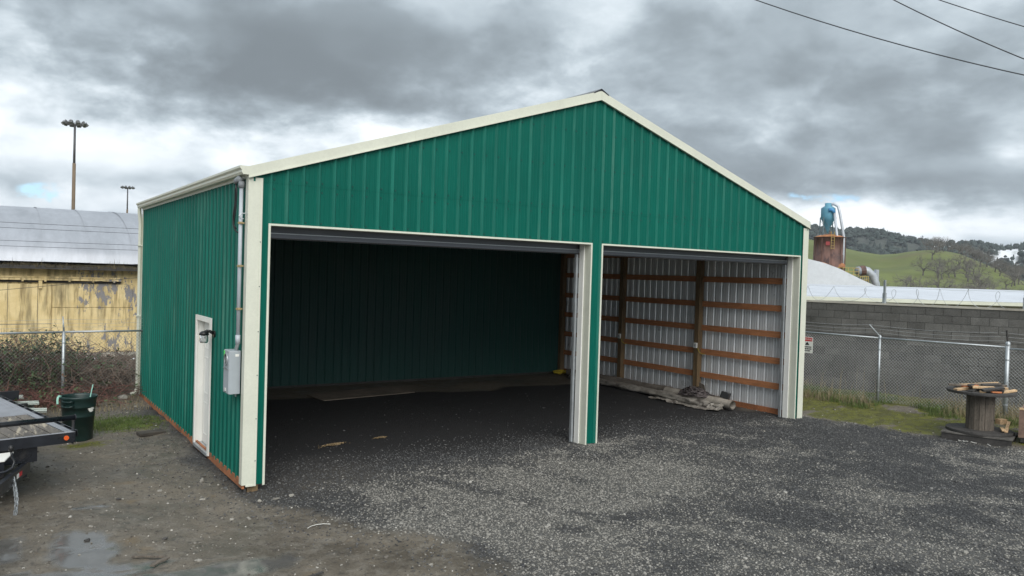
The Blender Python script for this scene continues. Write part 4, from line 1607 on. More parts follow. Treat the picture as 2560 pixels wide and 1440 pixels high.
cy = empty('dust_cyclone', (77.0, 44.0, 8.6), 0, 'blue dust cyclone on a steel frame above the rusty silo', 'cyclone')
c = MB()
c.lathe([(0, 3.62), (.38, 3.62), (.38, 3.3), (.76, 3.05), (.78, 3.0), (.78, 1.85), (.66, 1.65), (.12, .45), (.10, .2), (0, .2)], (0, 0, 0), 20)
c.build('cyclone_body', BLUEM, cy, True)
c = MB()
c.lathe([(.74, 1.92), (.80, 1.92), (.80, 2.02), (.70, 2.02)], (0, 0, 0), 4)
c.build('ring_beam', BLUEM, cy)
for (i, j) in ((-.7, -.4), (.7, -.4), (.7, .55), (-.7, .55)):
    MB().tube([S(i, j, 2.0), S(i * 1.08, j * 1.08, -.2)], .065, 5).build('frame_leg', TEALM, cy)
for (i, j) in ((-.7, -.4), (.7, .55)):
    MB().tube([S(i, j, 1.6), S(-i, j, .1)], .02, 4).build('brace', TEALM, cy)
    MB().tube([S(-i, j, 1.6), S(i, j, .1)], .02, 4).build('brace', TEALM, cy)
MB().tube([S(.05, .72, .0), S(-.05, .78, .18), S(.1, .8, .3), S(.2, .76, .1), S(.05, .72, .0)], .04, 5).build('valve_wheel', RUSTO, cy)
MB().tube([S(-.2, .7, 2.75), S(.12, .85, 2.8), S(.36, .95, 2.45)], [.26, .22, .17], 10).build('inlet', mat('bright_blue_paint', (.05, .22, .45), .45), cy, True)
MB().tube([S(.33, .95, 2.55), S(.72, 1.35, -1.3), S(.75, 1.4, -2.6), S(.68, 1.4, -4.0)], .14, 10).build('down_pipe', PIPEM, cy, True)
MB().tube([S(0, .1, 3.42), S(.45, .3, 3.52), S(.86, .6, 3.25), S(1.02, .8, 2.4), S(1.38, 1.2, -.2), S(1.36, 1.3, -2.2), S(1.28, 1.3, -4.2)], .15, 10).build('down_pipe', PIPEM, cy, True)

pf = empty('service_platform', (78.4, 42.3, 3.2), 0, 'teal machine platform with yellow handrails below the silo', 'platform')
MB().bar(S(-1.6, .4, .55), S(1.7, .4, .15), 1.2, .75).build('machine_body', TEALM, pf)
MB().bar(S(-.9, .4, -.05), S(2.2, .4, -.25), 1.5, .10).build('deck', RUSTO, pf)
for (x0, x1, z) in ((-1.5, .9, .9), (1.1, 2.0, .0)):
    hr = MB()
    for q in (.0, .35, .75):
        hr.tube([S(x0, 1.1, z + q), S(x1, 1.1, z + q)], .035, 4)
    k = 5
    for i in range(k):
        x = x0 + (x1 - x0) * i / (k - 1)
        hr.tube([S(x, 1.1, z - .2), S(x, 1.1, z + .78)], .035, 4)
    hr.build('handrail', YRAIL, pf)
MB().bar(S(.65, 1.05, .05), S(.65, 1.05, .6), .35, .06).build('notice_board', WHITE, pf)
MB().tube([S(-1.4, 1.2, .35), S(-1.15, 1.2, .35)], .3, 10).build('motor', PIPEM, pf)

dc = empty('duct_elbow', (80.8, 41.4, 0), 0, 'grey elbow duct with rusty collar beside the platform', 'duct')
MB().tube([S(-1.1, 0, 4.55), S(-.35, 0, 4.65), S(.1, 0, 4.6), S(.7, 0, 4.1), S(1.15, 0, 3.2), S(1.3, 0, 1)], [.5, .55, .48, .45, .42, .4], 12).build('elbow', PIPEM, dc, True)
MB().tube([S(-.75, 0, 4.6), S(-.2, 0, 4.66)], .57, 12).build('collar', RUST, dc)
MB().tube([S(-2.2, .3, 2.55), S(.5, .3, 2.6)], .28, 10).build('cross_pipe', PIPEM, dc, True)
MB().tube([S(.4, .3, 2.9), S(.6, .3, 2.2)], .4, 10).build('rusty_joint', RUST, dc)
MB().bar(S(1.25, -.2, .0), S(1.25, -.2, 4.8), .55, .3).build('square_duct', PIPEM, dc)

# ------------------------------------------------------------------ hills
GREENHILL = [(20, .002), (34, .015), (45.76, .0413), (49.85, .0501), (54.18, .0512), (55.33, .0477), (56.59, .0414), (57.58, .0375), (58.8, .0346), (59.75, .0358), (60.67, .0388), (61.59, .0403), (62.5, .0396), (63.39, .0363), (64.5, .0278), (65.58, .0195), (66.85, .0081), (69.63, .0025), (75, .001)]
RIDGE = [(2, .01), (20, .035), (36, .05), (45.72, .0612), (51.16, .065), (54.16, .0617), (55.3, .0614), (56.56, .0583), (57.3, .0602), (58.5, .0581), (59.7, .0532), (61.1, .047), (62.0, .0445), (63.4, .0447), (64.5, .044), (65.1, .0419), (66.0, .0408), (66.8, .0435), (69.5, .0467), (73.2, .0409), (82, .035), (98, .01)]


def hill_z(azd, r, table, rb, rc, rend):
    """height of a ridge whose crest is rc away and whose skyline elevation follows the table"""
    T = np.array(table)
    el = np.interp(azd, T[:, 0], T[:, 1])
    x, y = r * np.sin(np.radians(azd)), r * np.cos(np.radians(azd))
    top = CAM.z + el * rc
    up_ = sstep(rb, rc, r)
    dn = 1 - .55 * sstep(rc, rend, r)
    n_ = (fbm(x, y, 1 / (rc * .09), 4, 71) - .5) * top * .30 * (up_ * (1 - up_) * 4)
    return (top + 1.0) * up_ * dn + n_ * .8 - 1.0


def hill(name, table, rb, rc, rend, a0, a1, na, nr, material):
    A = np.linspace(a0, a1, na)
    Rr = rb + (rend - rb) * np.linspace(0, 1, nr)
    AA, RR = np.meshgrid(A, Rr)
    Z = hill_z(AA, RR, table, rb, rc, rend)
    v = np.stack([(CAM.x + RR * np.sin(np.radians(AA))).ravel(), (CAM.y + RR * np.cos(np.radians(AA))).ravel(), Z.ravel()], 1)
    i = (np.arange(na - 1)[None, :] + na * np.arange(nr - 1)[:, None]).ravel()
    f = np.stack([i, i + na, i + na + 1, i + 1], 1)
    o = np_mesh(name, v, f, material)
    o['kind'] = 'structure'
    return o


HG = mat('hill_pasture', (.125, .150, .042), .9, var=.22, vs=.012, fine=.10, fs=.12, dirt=(.125, .105, .055), ds=.03, dthr=(.52, .75))
HF = mat('forest_floor', (.050, .058, .048), .95, var=.3, vs=.008, fine=.3, fs=.05)
hill('hill', GREENHILL, 150, 380, 620, 18, 76, 180, 60, HG)
RH = hill('hill', RIDGE, 620, 1400, 1900, 2, 100, 420, 110, HF)

def ridge_snow(az, r):
    n = fbm(az * 3.2, r * .012, 1, 3, 141)
    w = np.exp(-((az - 62.4) / 1.1) ** 2 - ((r - 1260) / 90) ** 2) + .9 * np.exp(-((az - 59.3) / .35) ** 2 - ((r - 1010) / 70) ** 2) + .85 * np.exp(-((az - 66.2) / 1.6) ** 2 - ((r - 1150) / 190) ** 2)
    return sstep(.40, .50, w * .85 + (n - .5) * .9)


# conifer forest on the far ridge: reads as one mass
def forest():
    k = 7600
    az = rng.uniform(40, 72, k)
    r = 700 + 760 * rng.random(k) ** .7
    front = vnoise(az * 2.2, r * .006, 1, 77)
    keep = ((front > .30) | (r > 1330)) & (rng.random(k) > ridge_snow(az, r) * .9)
    az, r = az[keep], r[keep]
    k = len(az)
    x, y = CAM.x + r * np.sin(np.radians(az)), CAM.y + r * np.cos(np.radians(az))
    z = hill_z(az, r, RIDGE, 620, 1400, 1900)
    h = rng.uniform(5, 10.5, k) * np.where(rng.random(k) < .5, .62, 1)
    w = h * rng.uniform(.2, .34, k)
    round_ = rng.random(k) < .5
    V, F = [], []
    n_ = 6
    base = 0
    for i in range(k):
        if round_[i]:
            lev = [(.25, .55), (.5, 1.05), (.75, .9), (.95, .35)]
            ww = w[i] * 1.55
        else:
            lev = [(.08, 1.0), (.36, .62), (.34, .78), (.64, .38), (.62, .48), (1.0, .03)]
            ww = w[i]
        ph = rng.random() * 6.28
        for (t_, q) in lev:
            for j in range(n_):
                a = ph + 6.283 * j / n_
                qq = ww * q * (.7 + .6 * rng.random())
                V.append((x[i] + qq * math.cos(a), y[i] + qq * math.sin(a), z[i] + h[i] * t_))
        for l in range(len(lev) - 1):
            for j in range(n_):
                F.append((base + l * n_ + j, base + l * n_ + (j + 1) % n_, base + (l + 1) * n_ + (j + 1) % n_, base + (l + 1) * n_ + j))
        base += n_ * len(lev)
    m = mat('far_conifer', (.036, .050, .044), .9, var=.45, vs=.03)
    o = np_mesh('far_forest', np.array(V), np.array(F), m, None, False, 'stuff')
    tag(o, 'dark wooded ridge far behind the green hill', 'forest')


forest()
_co = np.empty(len(RH.data.vertices) * 3, np.float32)
RH.data.vertices.foreach_get('co', _co)
_co = _co.reshape(-1, 3)
_dx, _dy = _co[:, 0] - CAM.x, _co[:, 1] - CAM.y
_at = RH.data.attributes.new('snow', 'FLOAT', 'POINT')
_at.data.foreach_set('value', ridge_snow(np.degrees(np.arctan2(_dx, _dy)), np.hypot(_dx, _dy)).astype(np.float32))
_t = NT(HF.node_tree)
_b = _t.n['Principled BSDF']
_old = _b.inputs['Base Color'].links[0].from_socket
_sn = _t.node('ShaderNodeAttribute', attribute_name='snow').outputs['Fac']
_t.put(_b.inputs['Base Color'], _t.mix(_sn, _old, (.78, .80, .83)))

# two radio masts on the far ridge
for (azd, el, label) in ((58.95, .0665, 'left thin radio mast on the wooded ridge'), (61.25, .0575, 'right thin radio mast on the wooded ridge')):
    r = 1380
    x, y = CAM.x + r * math.sin(R(azd)), CAM.y + r * math.cos(R(azd))
    zt = CAM.z + el * r
    zb = zt - 22
    m_ = empty('radio_mast', (x, y, zb), 0, label, 'mast', 'radio masts on the ridge')
    MB().tube([(0, 0, -8), (0, 0, 22)], [.8, .45], 5).build('mast_pole', PIPEM, m_)
    MB().box(-1.6, 1.6, -.6, .6, 19.5, 21.5).build('antenna', PIPEM, m_)

# bare oaks on the pasture
def oak(seed):
    r_ = random.Random(seed)
    tb, cb = MB(), MB()

    def grow(p, d, l, rad, lev):
        n_ = 3
        pts = [p]
        for i in range(n_):
            d = (d + Vector((r_.gauss(0, .18), r_.gauss(0, .18), r_.gauss(.03, .12)))).normalized()
            p = p + d * (l / n_)
            pts.append(p)
        rs = [rad * (1 - .45 * i / n_) for i in range(n_ + 1)]
        (tb if lev < 3 else cb).tube(pts, rs, 5 if lev < 2 else 3, False)
        if lev >= 6:
            return
        k = r_.choice((2, 3, 3)) if lev else r_.choice((4, 5))
        for j in range(k):
            a = r_.uniform(0, 6.283)
            spread = r_.uniform(.45, 1.0)
            e = d.orthogonal().normalized()
            e = (Matrix.Rotation(a, 3, d) @ e)
            nd = (d * math.cos(spread) + e * math.sin(spread))
            nd.z = nd.z * .8 + .12
            q = pts[-1] if j < 2 else pts[r_.choice((1, 2, 3))]
            grow(q, nd.normalized(), l * r_.uniform(.62, .86), rad * .60, lev + 1)
    grow(Vector((0, 0, 0)), Vector((r_.gauss(0, .08), r_.gauss(0, .08), 1)), 1.7, .19, 0)
    return tb.mesh('oak_trunk', BARK), cb.mesh('oak_crown', TWIG)


oaks = [oak(s) for s in (11, 12, 13, 14)]
r_ = random.Random(21)
spots = []
# (px range on the skyline is given as azimuths): a grove right of the crest, a row at the hill's foot, a few on the skyline
for k in range(34):
    spots.append((r_.uniform(61.2, 66.6), r_.uniform(235, 345), r_.uniform(.8, 1.25)))
for k in range(12):
    spots.append((r_.gauss(63.6, .9), r_.uniform(345, 385), r_.uniform(.8, 1.3)))
for k in range(22):
    spots.append((r_.uniform(57.2, 67.5), r_.uniform(165, 215), r_.uniform(.75, 1.15)))
for k in range(6):
    spots.append((r_.uniform(66.0, 70), r_.uniform(230, 330), r_.uniform(.8, 1.2)))
for i, (az, rr, s) in enumerate(spots):
    x, y = CAM.x + rr * math.sin(R(az)), CAM.y + rr * math.cos(R(az))
    z = float(hill_z(np.array(az), np.array(rr), GREENHILL, 150, 380, 620))
    tm, cm = oaks[i % 4]
    t_ = bpy.data.objects.new('oak_tree', None)
    t_.empty_display_size = .5
    t_.location = (x, y, z - .2)
    t_.scale = (s * 1.15, s * 1.15, s)
    t_.rotation_euler = (0, 0, r_.uniform(0, 6.28))
    col.objects.link(t_)
    for nm, me in (('trunk', tm), ('crown', cm)):
        o = bpy.data.objects.new(nm, me)
        col.objects.link(o)
        o.parent = t_
    if i < 46:
        tag(t_, 'bare grey oak in the grove on the right side of the green hill', 'tree', 'oak grove on the green hill')
    elif i < 68:
        tag(t_, 'low bare tree at the foot of the green hill', 'tree', 'bare trees at the hill foot')
    else:
        tag(t_, 'bare oak on the far right shoulder of the green hill', 'tree', 'oaks on the right shoulder of the hill')

# ------------------------------------------------------------------ flat-deck trailer, lower left
tl = empty('flatbed_trailer', (-1.98, .70, 0), .225, 'black flatbed trailer with weathered plank deck at the left edge', 'trailer')
TZ, TWD, TLN = .80, 2.60, 5.2
pw = .152
n_ = int((TWD - .20) / pw)
for k in range(n_):
    x = -.11 - k * pw
    q = random.uniform(-.003, .003)
    MB().box(x - pw + .010, x - .004, .012, 1.75 if k < 0 else 1.62, TZ - .045 + q, TZ - .002 + q).build('deck_plank', DECKW, tl)
    MB().box(x - pw + .010, x - .004, 3.02, TLN - .05, TZ - .045 + q, TZ - .002 + q).build('deck_plank', DECKW, tl)
MB().box(-TWD + .1, -.10, 1.63, 3.01, TZ - .02, TZ + .002).build('tread_plate', STEELPLATE, tl)
MB().box(-.10, -.012, .012, TLN, TZ - .03, TZ + .004).build('side_cap', STEELPLATE, tl)
MB().box(-TWD, -TWD + .1, .012, TLN, TZ - .03, TZ + .004).build('side_cap', STEELPLATE, tl)
MB().box(-.011, .0, .012, TLN, TZ - .16, TZ + .004).build('side_beam', BLACKM, tl)
MB().box(-TWD - .011, -TWD, .012, TLN, TZ - .16, TZ + .004).build('side_beam', BLACKM, tl)
fb = MB().box(-TWD, .008, -.03, .010, TZ - .135, TZ + .0).build('front_beam', BLACKM, tl)
MB().box(-TWD, -.0, -.034, .008, TZ + .001, TZ + .007).build('beam_cap', STEELPLATE, fb)
MB().box(.052, .062, .06, TLN, TZ - .075, TZ + .0).build('rub_rail', BLACKM, tl)
for y in np.arange(.1, TLN, .42):
    MB().box(.0005, .0515, y, y + .09, TZ - .07, TZ - .006).build('stake_pocket', BLACKM, tl)
MB().tube([(-TWD, .0, TZ + .185), (.0, .0, TZ + .185)], .034, 14).build('head_rail', BLACKM, tl, True)
MB().disc((.006, 0, TZ + .185), .042, (1, 0, 0), 16, .012).build('rail_end_plate', BLACKM, tl)
for x in (-.008, -TWD / 2, -TWD + .02):
    MB().box(x - .006, x + .006, -.028, .055, TZ + .008, TZ + .155).build('rail_bracket', BLACKM, tl)
ml = MB().disc((-.105, -.034, TZ - .062), .040, (0, 1, 0), 18, .014).build('marker_light', BLACKP, tl)
MB().disc((-.105, -.044, TZ - .062), .030, (0, 1, 0), 18, .014).build('amber_lens', ORANGE, ml)
MB().box(-TWD + .42, -.415, .03, .30, TZ - .33, TZ - .137).build('front_crossmember', BLACKM, tl)
MB().box(-.60, -.50, .30, TLN, TZ - .32, TZ - .165).build('main_beam', BLACKM, tl)
MB().box(-TWD + .50, -TWD + .60, .30, TLN, TZ - .32, TZ - .165).build('main_beam', BLACKM, tl)
for y in np.arange(.8, TLN, .6):
    MB().box(-TWD, -.012, y, y + .05, TZ - .15, TZ - .05).build('crossmember', BLACKM, tl)
MB().box(-.60, -.52, .05, .15, TZ - .52, TZ - .331).build('stake_leg', BLACKM, tl)
# A-frame tongue, coupler, jack, chain
ta, tb_ = Vector((-.48, .16, TZ - .40)), Vector((-TWD / 2 - .03, -1.35, TZ - .40))
ng = MB().bar(ta, tb_, .055, .14).build('tongue_beam', BLACKM, tl)
d = (tb_ - ta).normalized()
sd_ = Vector((-d.y, d.x, 0))
if sd_.x < 0:
    sd_ = -sd_
for q0, q1, m_ in ((.36, .48, REDM), (.485, .57, WHITE)):
    MB().bar(ta + d * q0 + sd_ * .0285, ta + d * q1 + sd_ * .0285, .002, .055).build('reflector_tape', m_, ng)
MB().bar((-TWD + .42, .16, TZ - .40), (-TWD / 2 - .13, -1.35, TZ - .40), .055, .14).build('tongue_beam', BLACKM, tl)
MB().box(-TWD / 2 - .15, -TWD / 2 - .01, -1.62, -1.28, TZ - .46, TZ - .35).build('coupler', BLACKM, tl)
jk = MB().tube([(-TWD / 2 - .08, -.85, -.02), (-TWD / 2 - .08, -.85, TZ - .02)], .035, 12).build('jack', BLACKM, tl, True)
MB().disc((-TWD / 2 - .08, -.85, .005), .10, (0, 0, 1), 16, .03).build('jack_foot', BLACKM, jk)
# white lid of the tongue box and the bent crank handle
MB().prism([(-.70, -.06, TZ - .165), (-TWD + .6, -.06, TZ - .165), (-TWD + .8, -.33, TZ - .20), (-.86, -.33, TZ - .20)], (0, 0, .012)).build('box_lid', WHITE, tl)
MB().box(-TWD + .8, -.86, -.30, -.07, TZ - .40, TZ - .212).build('tongue_box', BLACKM, tl)
ch = MB().tube([(-.805, -.36, TZ - .06), (-.795, -.36, TZ - .14), (-.77, -.37, TZ - .21), (-.80, -.40, TZ - .27), (-.88, -.43, TZ - .30), (-1.05, -.48, TZ - .305)], .014, 8).build('crank_handle', BLACKM, tl, True)
kb = MB()
kb.lathe([(0, .055), (.02, .05), (.03, .03), (.03, .0), (.022, -.02), (0, -.022)], (-.805, -.36, TZ - .06), 14)
kb.build('crank_knob', BLACKP, ch, True)
# safety chain: alternating links hanging in a loop
sc_ = empty('safety_chain', (0, 0, 0))
sc_.parent = tl
lk = MB()
ring = [(.018 * math.cos(6.283 * k / 14) , 0, (.018 * math.sin(6.283 * k / 14)) + (.014 if math.sin(6.283 * k / 14) > 0 else -.014)) for k in range(14)]
lk.tube(ring, .0058, 6, closed=True)
lm = lk.mesh('link', GALV, True)
p0 = ta + d * .70 + sd_ * .02
P = []
for k in range(17):
    u_ = k / 16
    P.append(p0 + d * (.0 + .05 * u_) + sd_ * (.05 * math.sin(u_ * math.pi * .75)) + Vector((0, 0, .02 - .47 * u_)))
for k in range(16):
    o = bpy.data.objects.new('link', lm)
    col.objects.link(o)
    o.parent = sc_
    v = (P[k + 1] - P[k]).normalized()
    o.location = (P[k] + P[k + 1]) / 2
    q = v.to_track_quat('Z', 'Y')
    o.rotation_mode = 'QUATERNION'
    o.rotation_quaternion = q @ Matrix.Rotation(math.pi / 2 * (k % 2) + .4, 3, 'Z').to_quaternion()
# wheels under the deck
for (x, y) in ((-.18, 2.4), (-.18, 3.2), (-TWD + .18, 2.4), (-TWD + .18, 3.2)):
    w = MB().tube([(x - .09, y, .30), (x - .07, y, .30), (x + .07, y, .30), (x + .09, y, .30)], [.27, .31, .31, .27], 20).build('wheel', mat('tyre_rubber', (.02, .02, .02), .8), tl)
    MB().disc((x, y, .30), .17, (1, 0, 0), 16, .20).build('rim', WHITE, w)

# ------------------------------------------------------------------ rubbish bin and what is in it
bx, by = -1.62, 4.28
bn_ = empty('rubbish_bin', (bx, by, gzs(bx, by) - .005), .3, 'round dark green plastic rubbish bin beside the trailer', 'bin')
c = MB()
c.lathe([(0, .012), (.215, .0), (.22, .01), (.245, .40), (.249, .40), (.250, .425), (.256, .56), (.262, .56), (.263, .585), (.272, .70), (.288, .715), (.292, .74), (.286, .752), (.276, .752), (.266, .72), (.250, .56), (.235, .40), (.21, .03), (0, .03)], (0, 0, 0), 40)
c.build('bin_body', BIN, bn_, True)
for a in (R(215), R(35)):
    h_ = MB()
    ca, sa = math.cos(a), math.sin(a)
    tx, ty = -sa, ca
    pts = []
    for (u_, o__, z) in ((-.085, .262, .62), (-.085, .315, .61), (-.05, .325, .60), (.05, .325, .60), (.085, .315, .61), (.085, .262, .62)):
        pts.append((o__ * ca + u_ * tx, o__ * sa + u_ * ty, z))
    h_.tube(pts, .013, 6)
    h_.tube([(q[0], q[1], q[2] + (.085 if 0 < i < 5 else .06)) for i, q in enumerate(pts)], .011, 6)
    h_.build('handle', BIN, bn_, True)
lb_ = MB()
r_ = random.Random(9)
for k in range(8):
    a = R(-62) + r_.uniform(-.13, .16)
    z = .545 + r_.uniform(-.045, .05)
    rad = .262
    hw_, hh_ = r_.uniform(.04, .09), r_.uniform(.010, .022)
    pts = [(rad * math.cos(a + q * hw_ * 2.2), rad * math.sin(a + q * hw_ * 2.2), z + s_ * hh_) for q, s_ in ((-1, -.6), (0, -1), (1, -.5), (1, .7), (0, 1), (-1, .8))]
    lb_.add(pts, [(0, 1, 2, 3, 4, 5)])
lb_.build('torn_label', WHITE, bn_)
o = MB().tube([(.12, .05, .30), (.17, .06, .74), (.205, .065, .93)], [.011, .010, .009], 5).build('plastic_stick', MINT)
o.location = (bx, by, gzs(bx, by))
o.rotation_euler = (0, 0, -.6)
tag(o, 'mint green plastic stick standing up in the rubbish bin', 'stick')
pts = [(-.27, -.10, .755), (-.29, -.12, .775), (-.315, -.13, .765), (-.325, -.135, .71), (-.322, -.135, .64)]
mb = MB()
for i in range(len(pts) - 1):
    mb.bar(pts[i], pts[i + 1], .030, .006, (0, 1, 0))
o = mb.build('plastic_strap', MINT)
o.location = (bx, by, gzs(bx, by))
tag(o, 'mint green strap hung over the left rim of the rubbish bin', 'strap')

# ------------------------------------------------------------------ scrap beside the bin
def at_ground(x, y, dz=0.0):
    return (x, y, gzs(x, y) + dz)


def offcut(x, y, rz, L, w, dz, material, label, cat='metal offcut', group='metal trim offcuts behind the trailer', tilt=0.0):
    mb = MB()
    prof = [(-w / 2, -.03), (-w / 2, .0), (-w * .1, .0), (-w * .1, .025), (w * .15, .025), (w * .15, 0), (w / 2, 0), (w / 2, -.045)]
    k = len(prof)
    v = [(q * L / 2, a, b_) for q in (-1, 1) for a, b_ in prof] + [(q * L / 2, a, b_ - .004) for q in (-1, 1) for a, b_ in prof]
    f = [(j, j + 1, k + j + 1, k + j) for j in range(k - 1)] + [tuple(2 * k + q for q in reversed((j, j + 1, k + j + 1, k + j))) for j in range(k - 1)]
    mb.add(v, f)
    o = mb.build('metal_offcut', material)
    o.location = at_ground(x, y, dz)
    o.rotation_euler = (0, tilt, rz)
    return tag(o, label, cat, group)


PALEM = mat('pale_trim_steel', (.55, .60, .56), .45, var=.08)
GREYM = mat('grey_green_trim_steel', (.22, .27, .25), .5, var=.1)
offcut(-2.42, 6.72, -.05, .95, .26, .16, PALEM, 'pale bent trim offcut lying nearest the rubbish bin', tilt=.04)
offcut(-2.62, 6.95, .05, 1.1, .20, .26, PALEM, 'pale trim offcut in the middle of the pile behind the trailer', tilt=.03)
offcut(-2.95, 7.15, .08, 1.25, .18, .34, PALEM, 'longest pale trim offcut at the back of the pile')
offcut(-2.55, 6.60, .0, 1.0, .26, .07, GREYM, 'grey green trim offcut under the pale ones')
offcut(-2.75, 7.0, .05, 1.2, .24, .16, GREYM, 'grey green trim offcut beneath the back of the pile')
o = MB().tube([(-.35, 0, 0), (.35, 0, 0)], .035, 10).build('black_pipe', BLACKP)
o.location = at_ground(-2.60, 6.74, .235)
o.rotation_euler = (0, 0, .3)
tag(o, 'short black pipe lying on the trim offcuts', 'pipe')
o = MB().box(-.9, .9, -.02, .02, 0, .17).build('steel_angle', BLACKM)
o.data.transform(Matrix.Translation((0, 0, 0)))
o.location = at_ground(-3.3, 6.75, .33)
o.rotation_euler = (0, 0, .12)
tag(o, 'long black steel angle behind the trim offcuts', 'steel angle')

# rocks and litter one can pick out
def rock(x, y, s, seed, label, material=ROCKP, flat=.65, cat='rock', group='loose rocks on the ground', name='rock'):
    me = rock_mesh(name, seed, material, 2, flat)
    o = bpy.data.objects.new(name, me)
    col.objects.link(o)
    o.scale = (s, s, s)
    o.rotation_euler = (random.uniform(-.2, .2), random.uniform(-.2, .2), random.uniform(0, 6))
    o.location = at_ground(x, y, s * flat * .4)
    return tag(o, label, cat, group)


rock(-.42, 8.15, .108, 31, 'largest pale rock by the back corner of the barn')
rock(-.36, .77, .061, 32, 'pale rock on the dirt beside the white door')
rock(-.30, 7.2, .036, 33, 'small pale rock in front of the large pale one')
rock(-.52, .0, .043, 34, 'flat pale rock left of the barn corner', flat=.35)
rock(-.95, .55, .043, 35, 'flat pale stone on the mud between trailer and barn', flat=.3)
rock(.12, -.38, .040, 36, 'pale rock at the foot of the corner post')
rock(.34, -.40, .050, 37, 'flat pale rock right of the corner post', flat=.4)
rock(.55, -.42, .043, 38, 'second pale rock right of the corner post', flat=.5)
rock(-.20, -1.05, .036, 39, 'small pale stone in the mud before the corner post')
rock(-.40, -1.0, .032, 40, 'tiny pale stone left of the other one in the mud')
rock(-1.5, .2, .036, 46, 'dark stone beside the thin puddle', DARKWOOD)
rock(-2.0, -1.25, .036, 41, 'dark stone at the edge of the puddle', DARKWOOD)
rock(-1.25, -1.5, .029, 42, 'dark stone right of the puddle', DARKWOOD)
rock(12.95, .95, .086, 43, 'pale lump lying by the grass right of the barn')
rock(-1.1, -2.45, .043, 44, 'flat pale chip beside the crossed sticks', flat=.3)
rock(10.2, -.6, .032, 45, 'white chip on the gravel before the right bay')
o = MB().prism([(-.24, -.10, 0), (.22, -.13, 0), (.25, .08, 0), (-.20, .12, 0)], (0, 0, .055)).build('dark_slab', CLAY, bevel=.008)
o.location = at_ground(-.50, 4.15, .0)
o.rotation_euler = (.02, .03, .35)
tag(o, 'dark flat slab lying on the dirt left of the barn', 'slab')
for (x, y, rz, L, w, lb_) in ((-1.52, -2.15, -.55, .34, .035, 'longer grey stick of the crossed pair on the mud'), (-1.45, -2.38, .75, .24, .05, 'shorter grey stick of the crossed pair on the mud'), (-.30, -3.55, .35, .33, .03, 'dark twig at the bottom edge of the picture')):
    mb = MB()
    pts = [Vector((-L / 2, 0, .012)), Vector((-L * .1, .012, .016)), Vector((L * .2, -.008, .02)), Vector((L / 2, .006, .014))]
    for a, b_ in zip(pts, pts[1:]):
        mb.bar(a, b_, w, .016)
    o = mb.build('stick', GREYWOOD if 'dark' not in lb_ else DARKWOOD)
    o.location = at_ground(x, y, .01)
    o.rotation_euler = (0, 0, rz)
    tag(o, lb_, 'stick', 'sticks on the mud')
P = [(-.14, -.03, .01), (-.08, .02, .012), (0, .045, .012), (.08, .035, .012), (.15, -.01, .01), (.12, .0, .012)]
o = MB().tube(P, .0035, 5).build('white_string', WHITE)
o.location = at_ground(.40, -1.85, .005)
tag(o, 'curl of white string on the mud before the left bay', 'string')
o = MB().box(-.25, .25, -.15, .15, 0, .35).build('yellow_plate', YELLOWPLATE, bevel=.02)
o.location = at_ground(-3.11, -2.12, 0)
o.rotation_euler = (0, 0, .6)
tag(o, 'corner of something yellow at the lower left edge', 'yellow object')

# ------------------------------------------------------------------ inside the right bay
def crumpled(name, pts, r, material, seed, amp=.25, n=14, flat=.75, parent=None):
    """long roll or bundle with a wrinkled skin"""
    r_ = random.Random(seed)
    pts = [Vector(p) for p in pts]
    L = sum((b - a).length for a, b in zip(pts, pts[1:]))
    k = max(8, int(L / .09))
    P = []
    for i in range(k + 1):
        u_ = i / k * (len(pts) - 1)
        j = min(int(u_), len(pts) - 2)
        P.append(pts[j].lerp(pts[j + 1], u_ - j))
    mb = MB()
    d0 = (pts[-1] - pts[0]).normalized()
    sx = Vector((-d0.y, d0.x, 0)).normalized()
    v = []
    for i, p in enumerate(P):
        for j in range(n):
            a = 6.283 * j / n
            q = r * (1 + amp * (fbm(i * .35 + seed * 7, j * .9, .8, 3, seed) - .5) * 2 + .05 * r_.gauss(0, 1))
            v.append(p + sx * (q * math.cos(a)) + Vector((0, 0, max(-p.z + gzs(p.x, p.y) + .003, q * flat * math.sin(a)))))
    f = [(i * n + j, i * n + (j + 1) % n, (i + 1) * n + (j + 1) % n, (i + 1) * n + j) for i in range(len(P) - 1) for j in range(n)]
    mb.add(v, f)
    return mb.build(name, material, parent, True)


PIPEOLD = mat('grey_cardboard_tube', (.34, .31, .27), .8, var=.2, vs=4, fine=.15)
o = crumpled('plastic_sheet_bundle', [(11.35, 1.85, .05), (11.38, 2.4, .07), (11.42, 3.4, .07), (11.5, 4.6, .07), (11.52, 6.2, .07), (11.55, 7.4, .06)], .17, PLASTICSHEET, 3, .5, 20, .48)
tag(o, 'long crumpled bundle of dirty plastic sheet along the right wall', 'plastic sheet')
o = crumpled('carpet_roll', [(11.82, 1.9, .11), (11.8, 3.0, .12), (11.78, 5.0, .12), (11.72, 7.8, .11)], .12, mat('brown_grey_fabric', (.16, .14, .12), .9, var=.3, vs=3, bump=.5), 5, .22, 14, .9)
tag(o, 'brown grey roll lying between the plastic bundle and right wall', 'roll')
tb = MB()
tb.tube([(11.50, 1.34, .13), (11.62, 3.6, .14)], .105, 18, False)
tb.tube([(11.62, 3.6, .14), (11.50, 1.34, .13)], .085, 18, False)
ring = [(11.50 + .0, 1.34, .13)]
o = tb.build('grey_tube', PIPEOLD, None, True)
tag(o, 'grey tube whose open end sticks out of the bundle', 'tube')
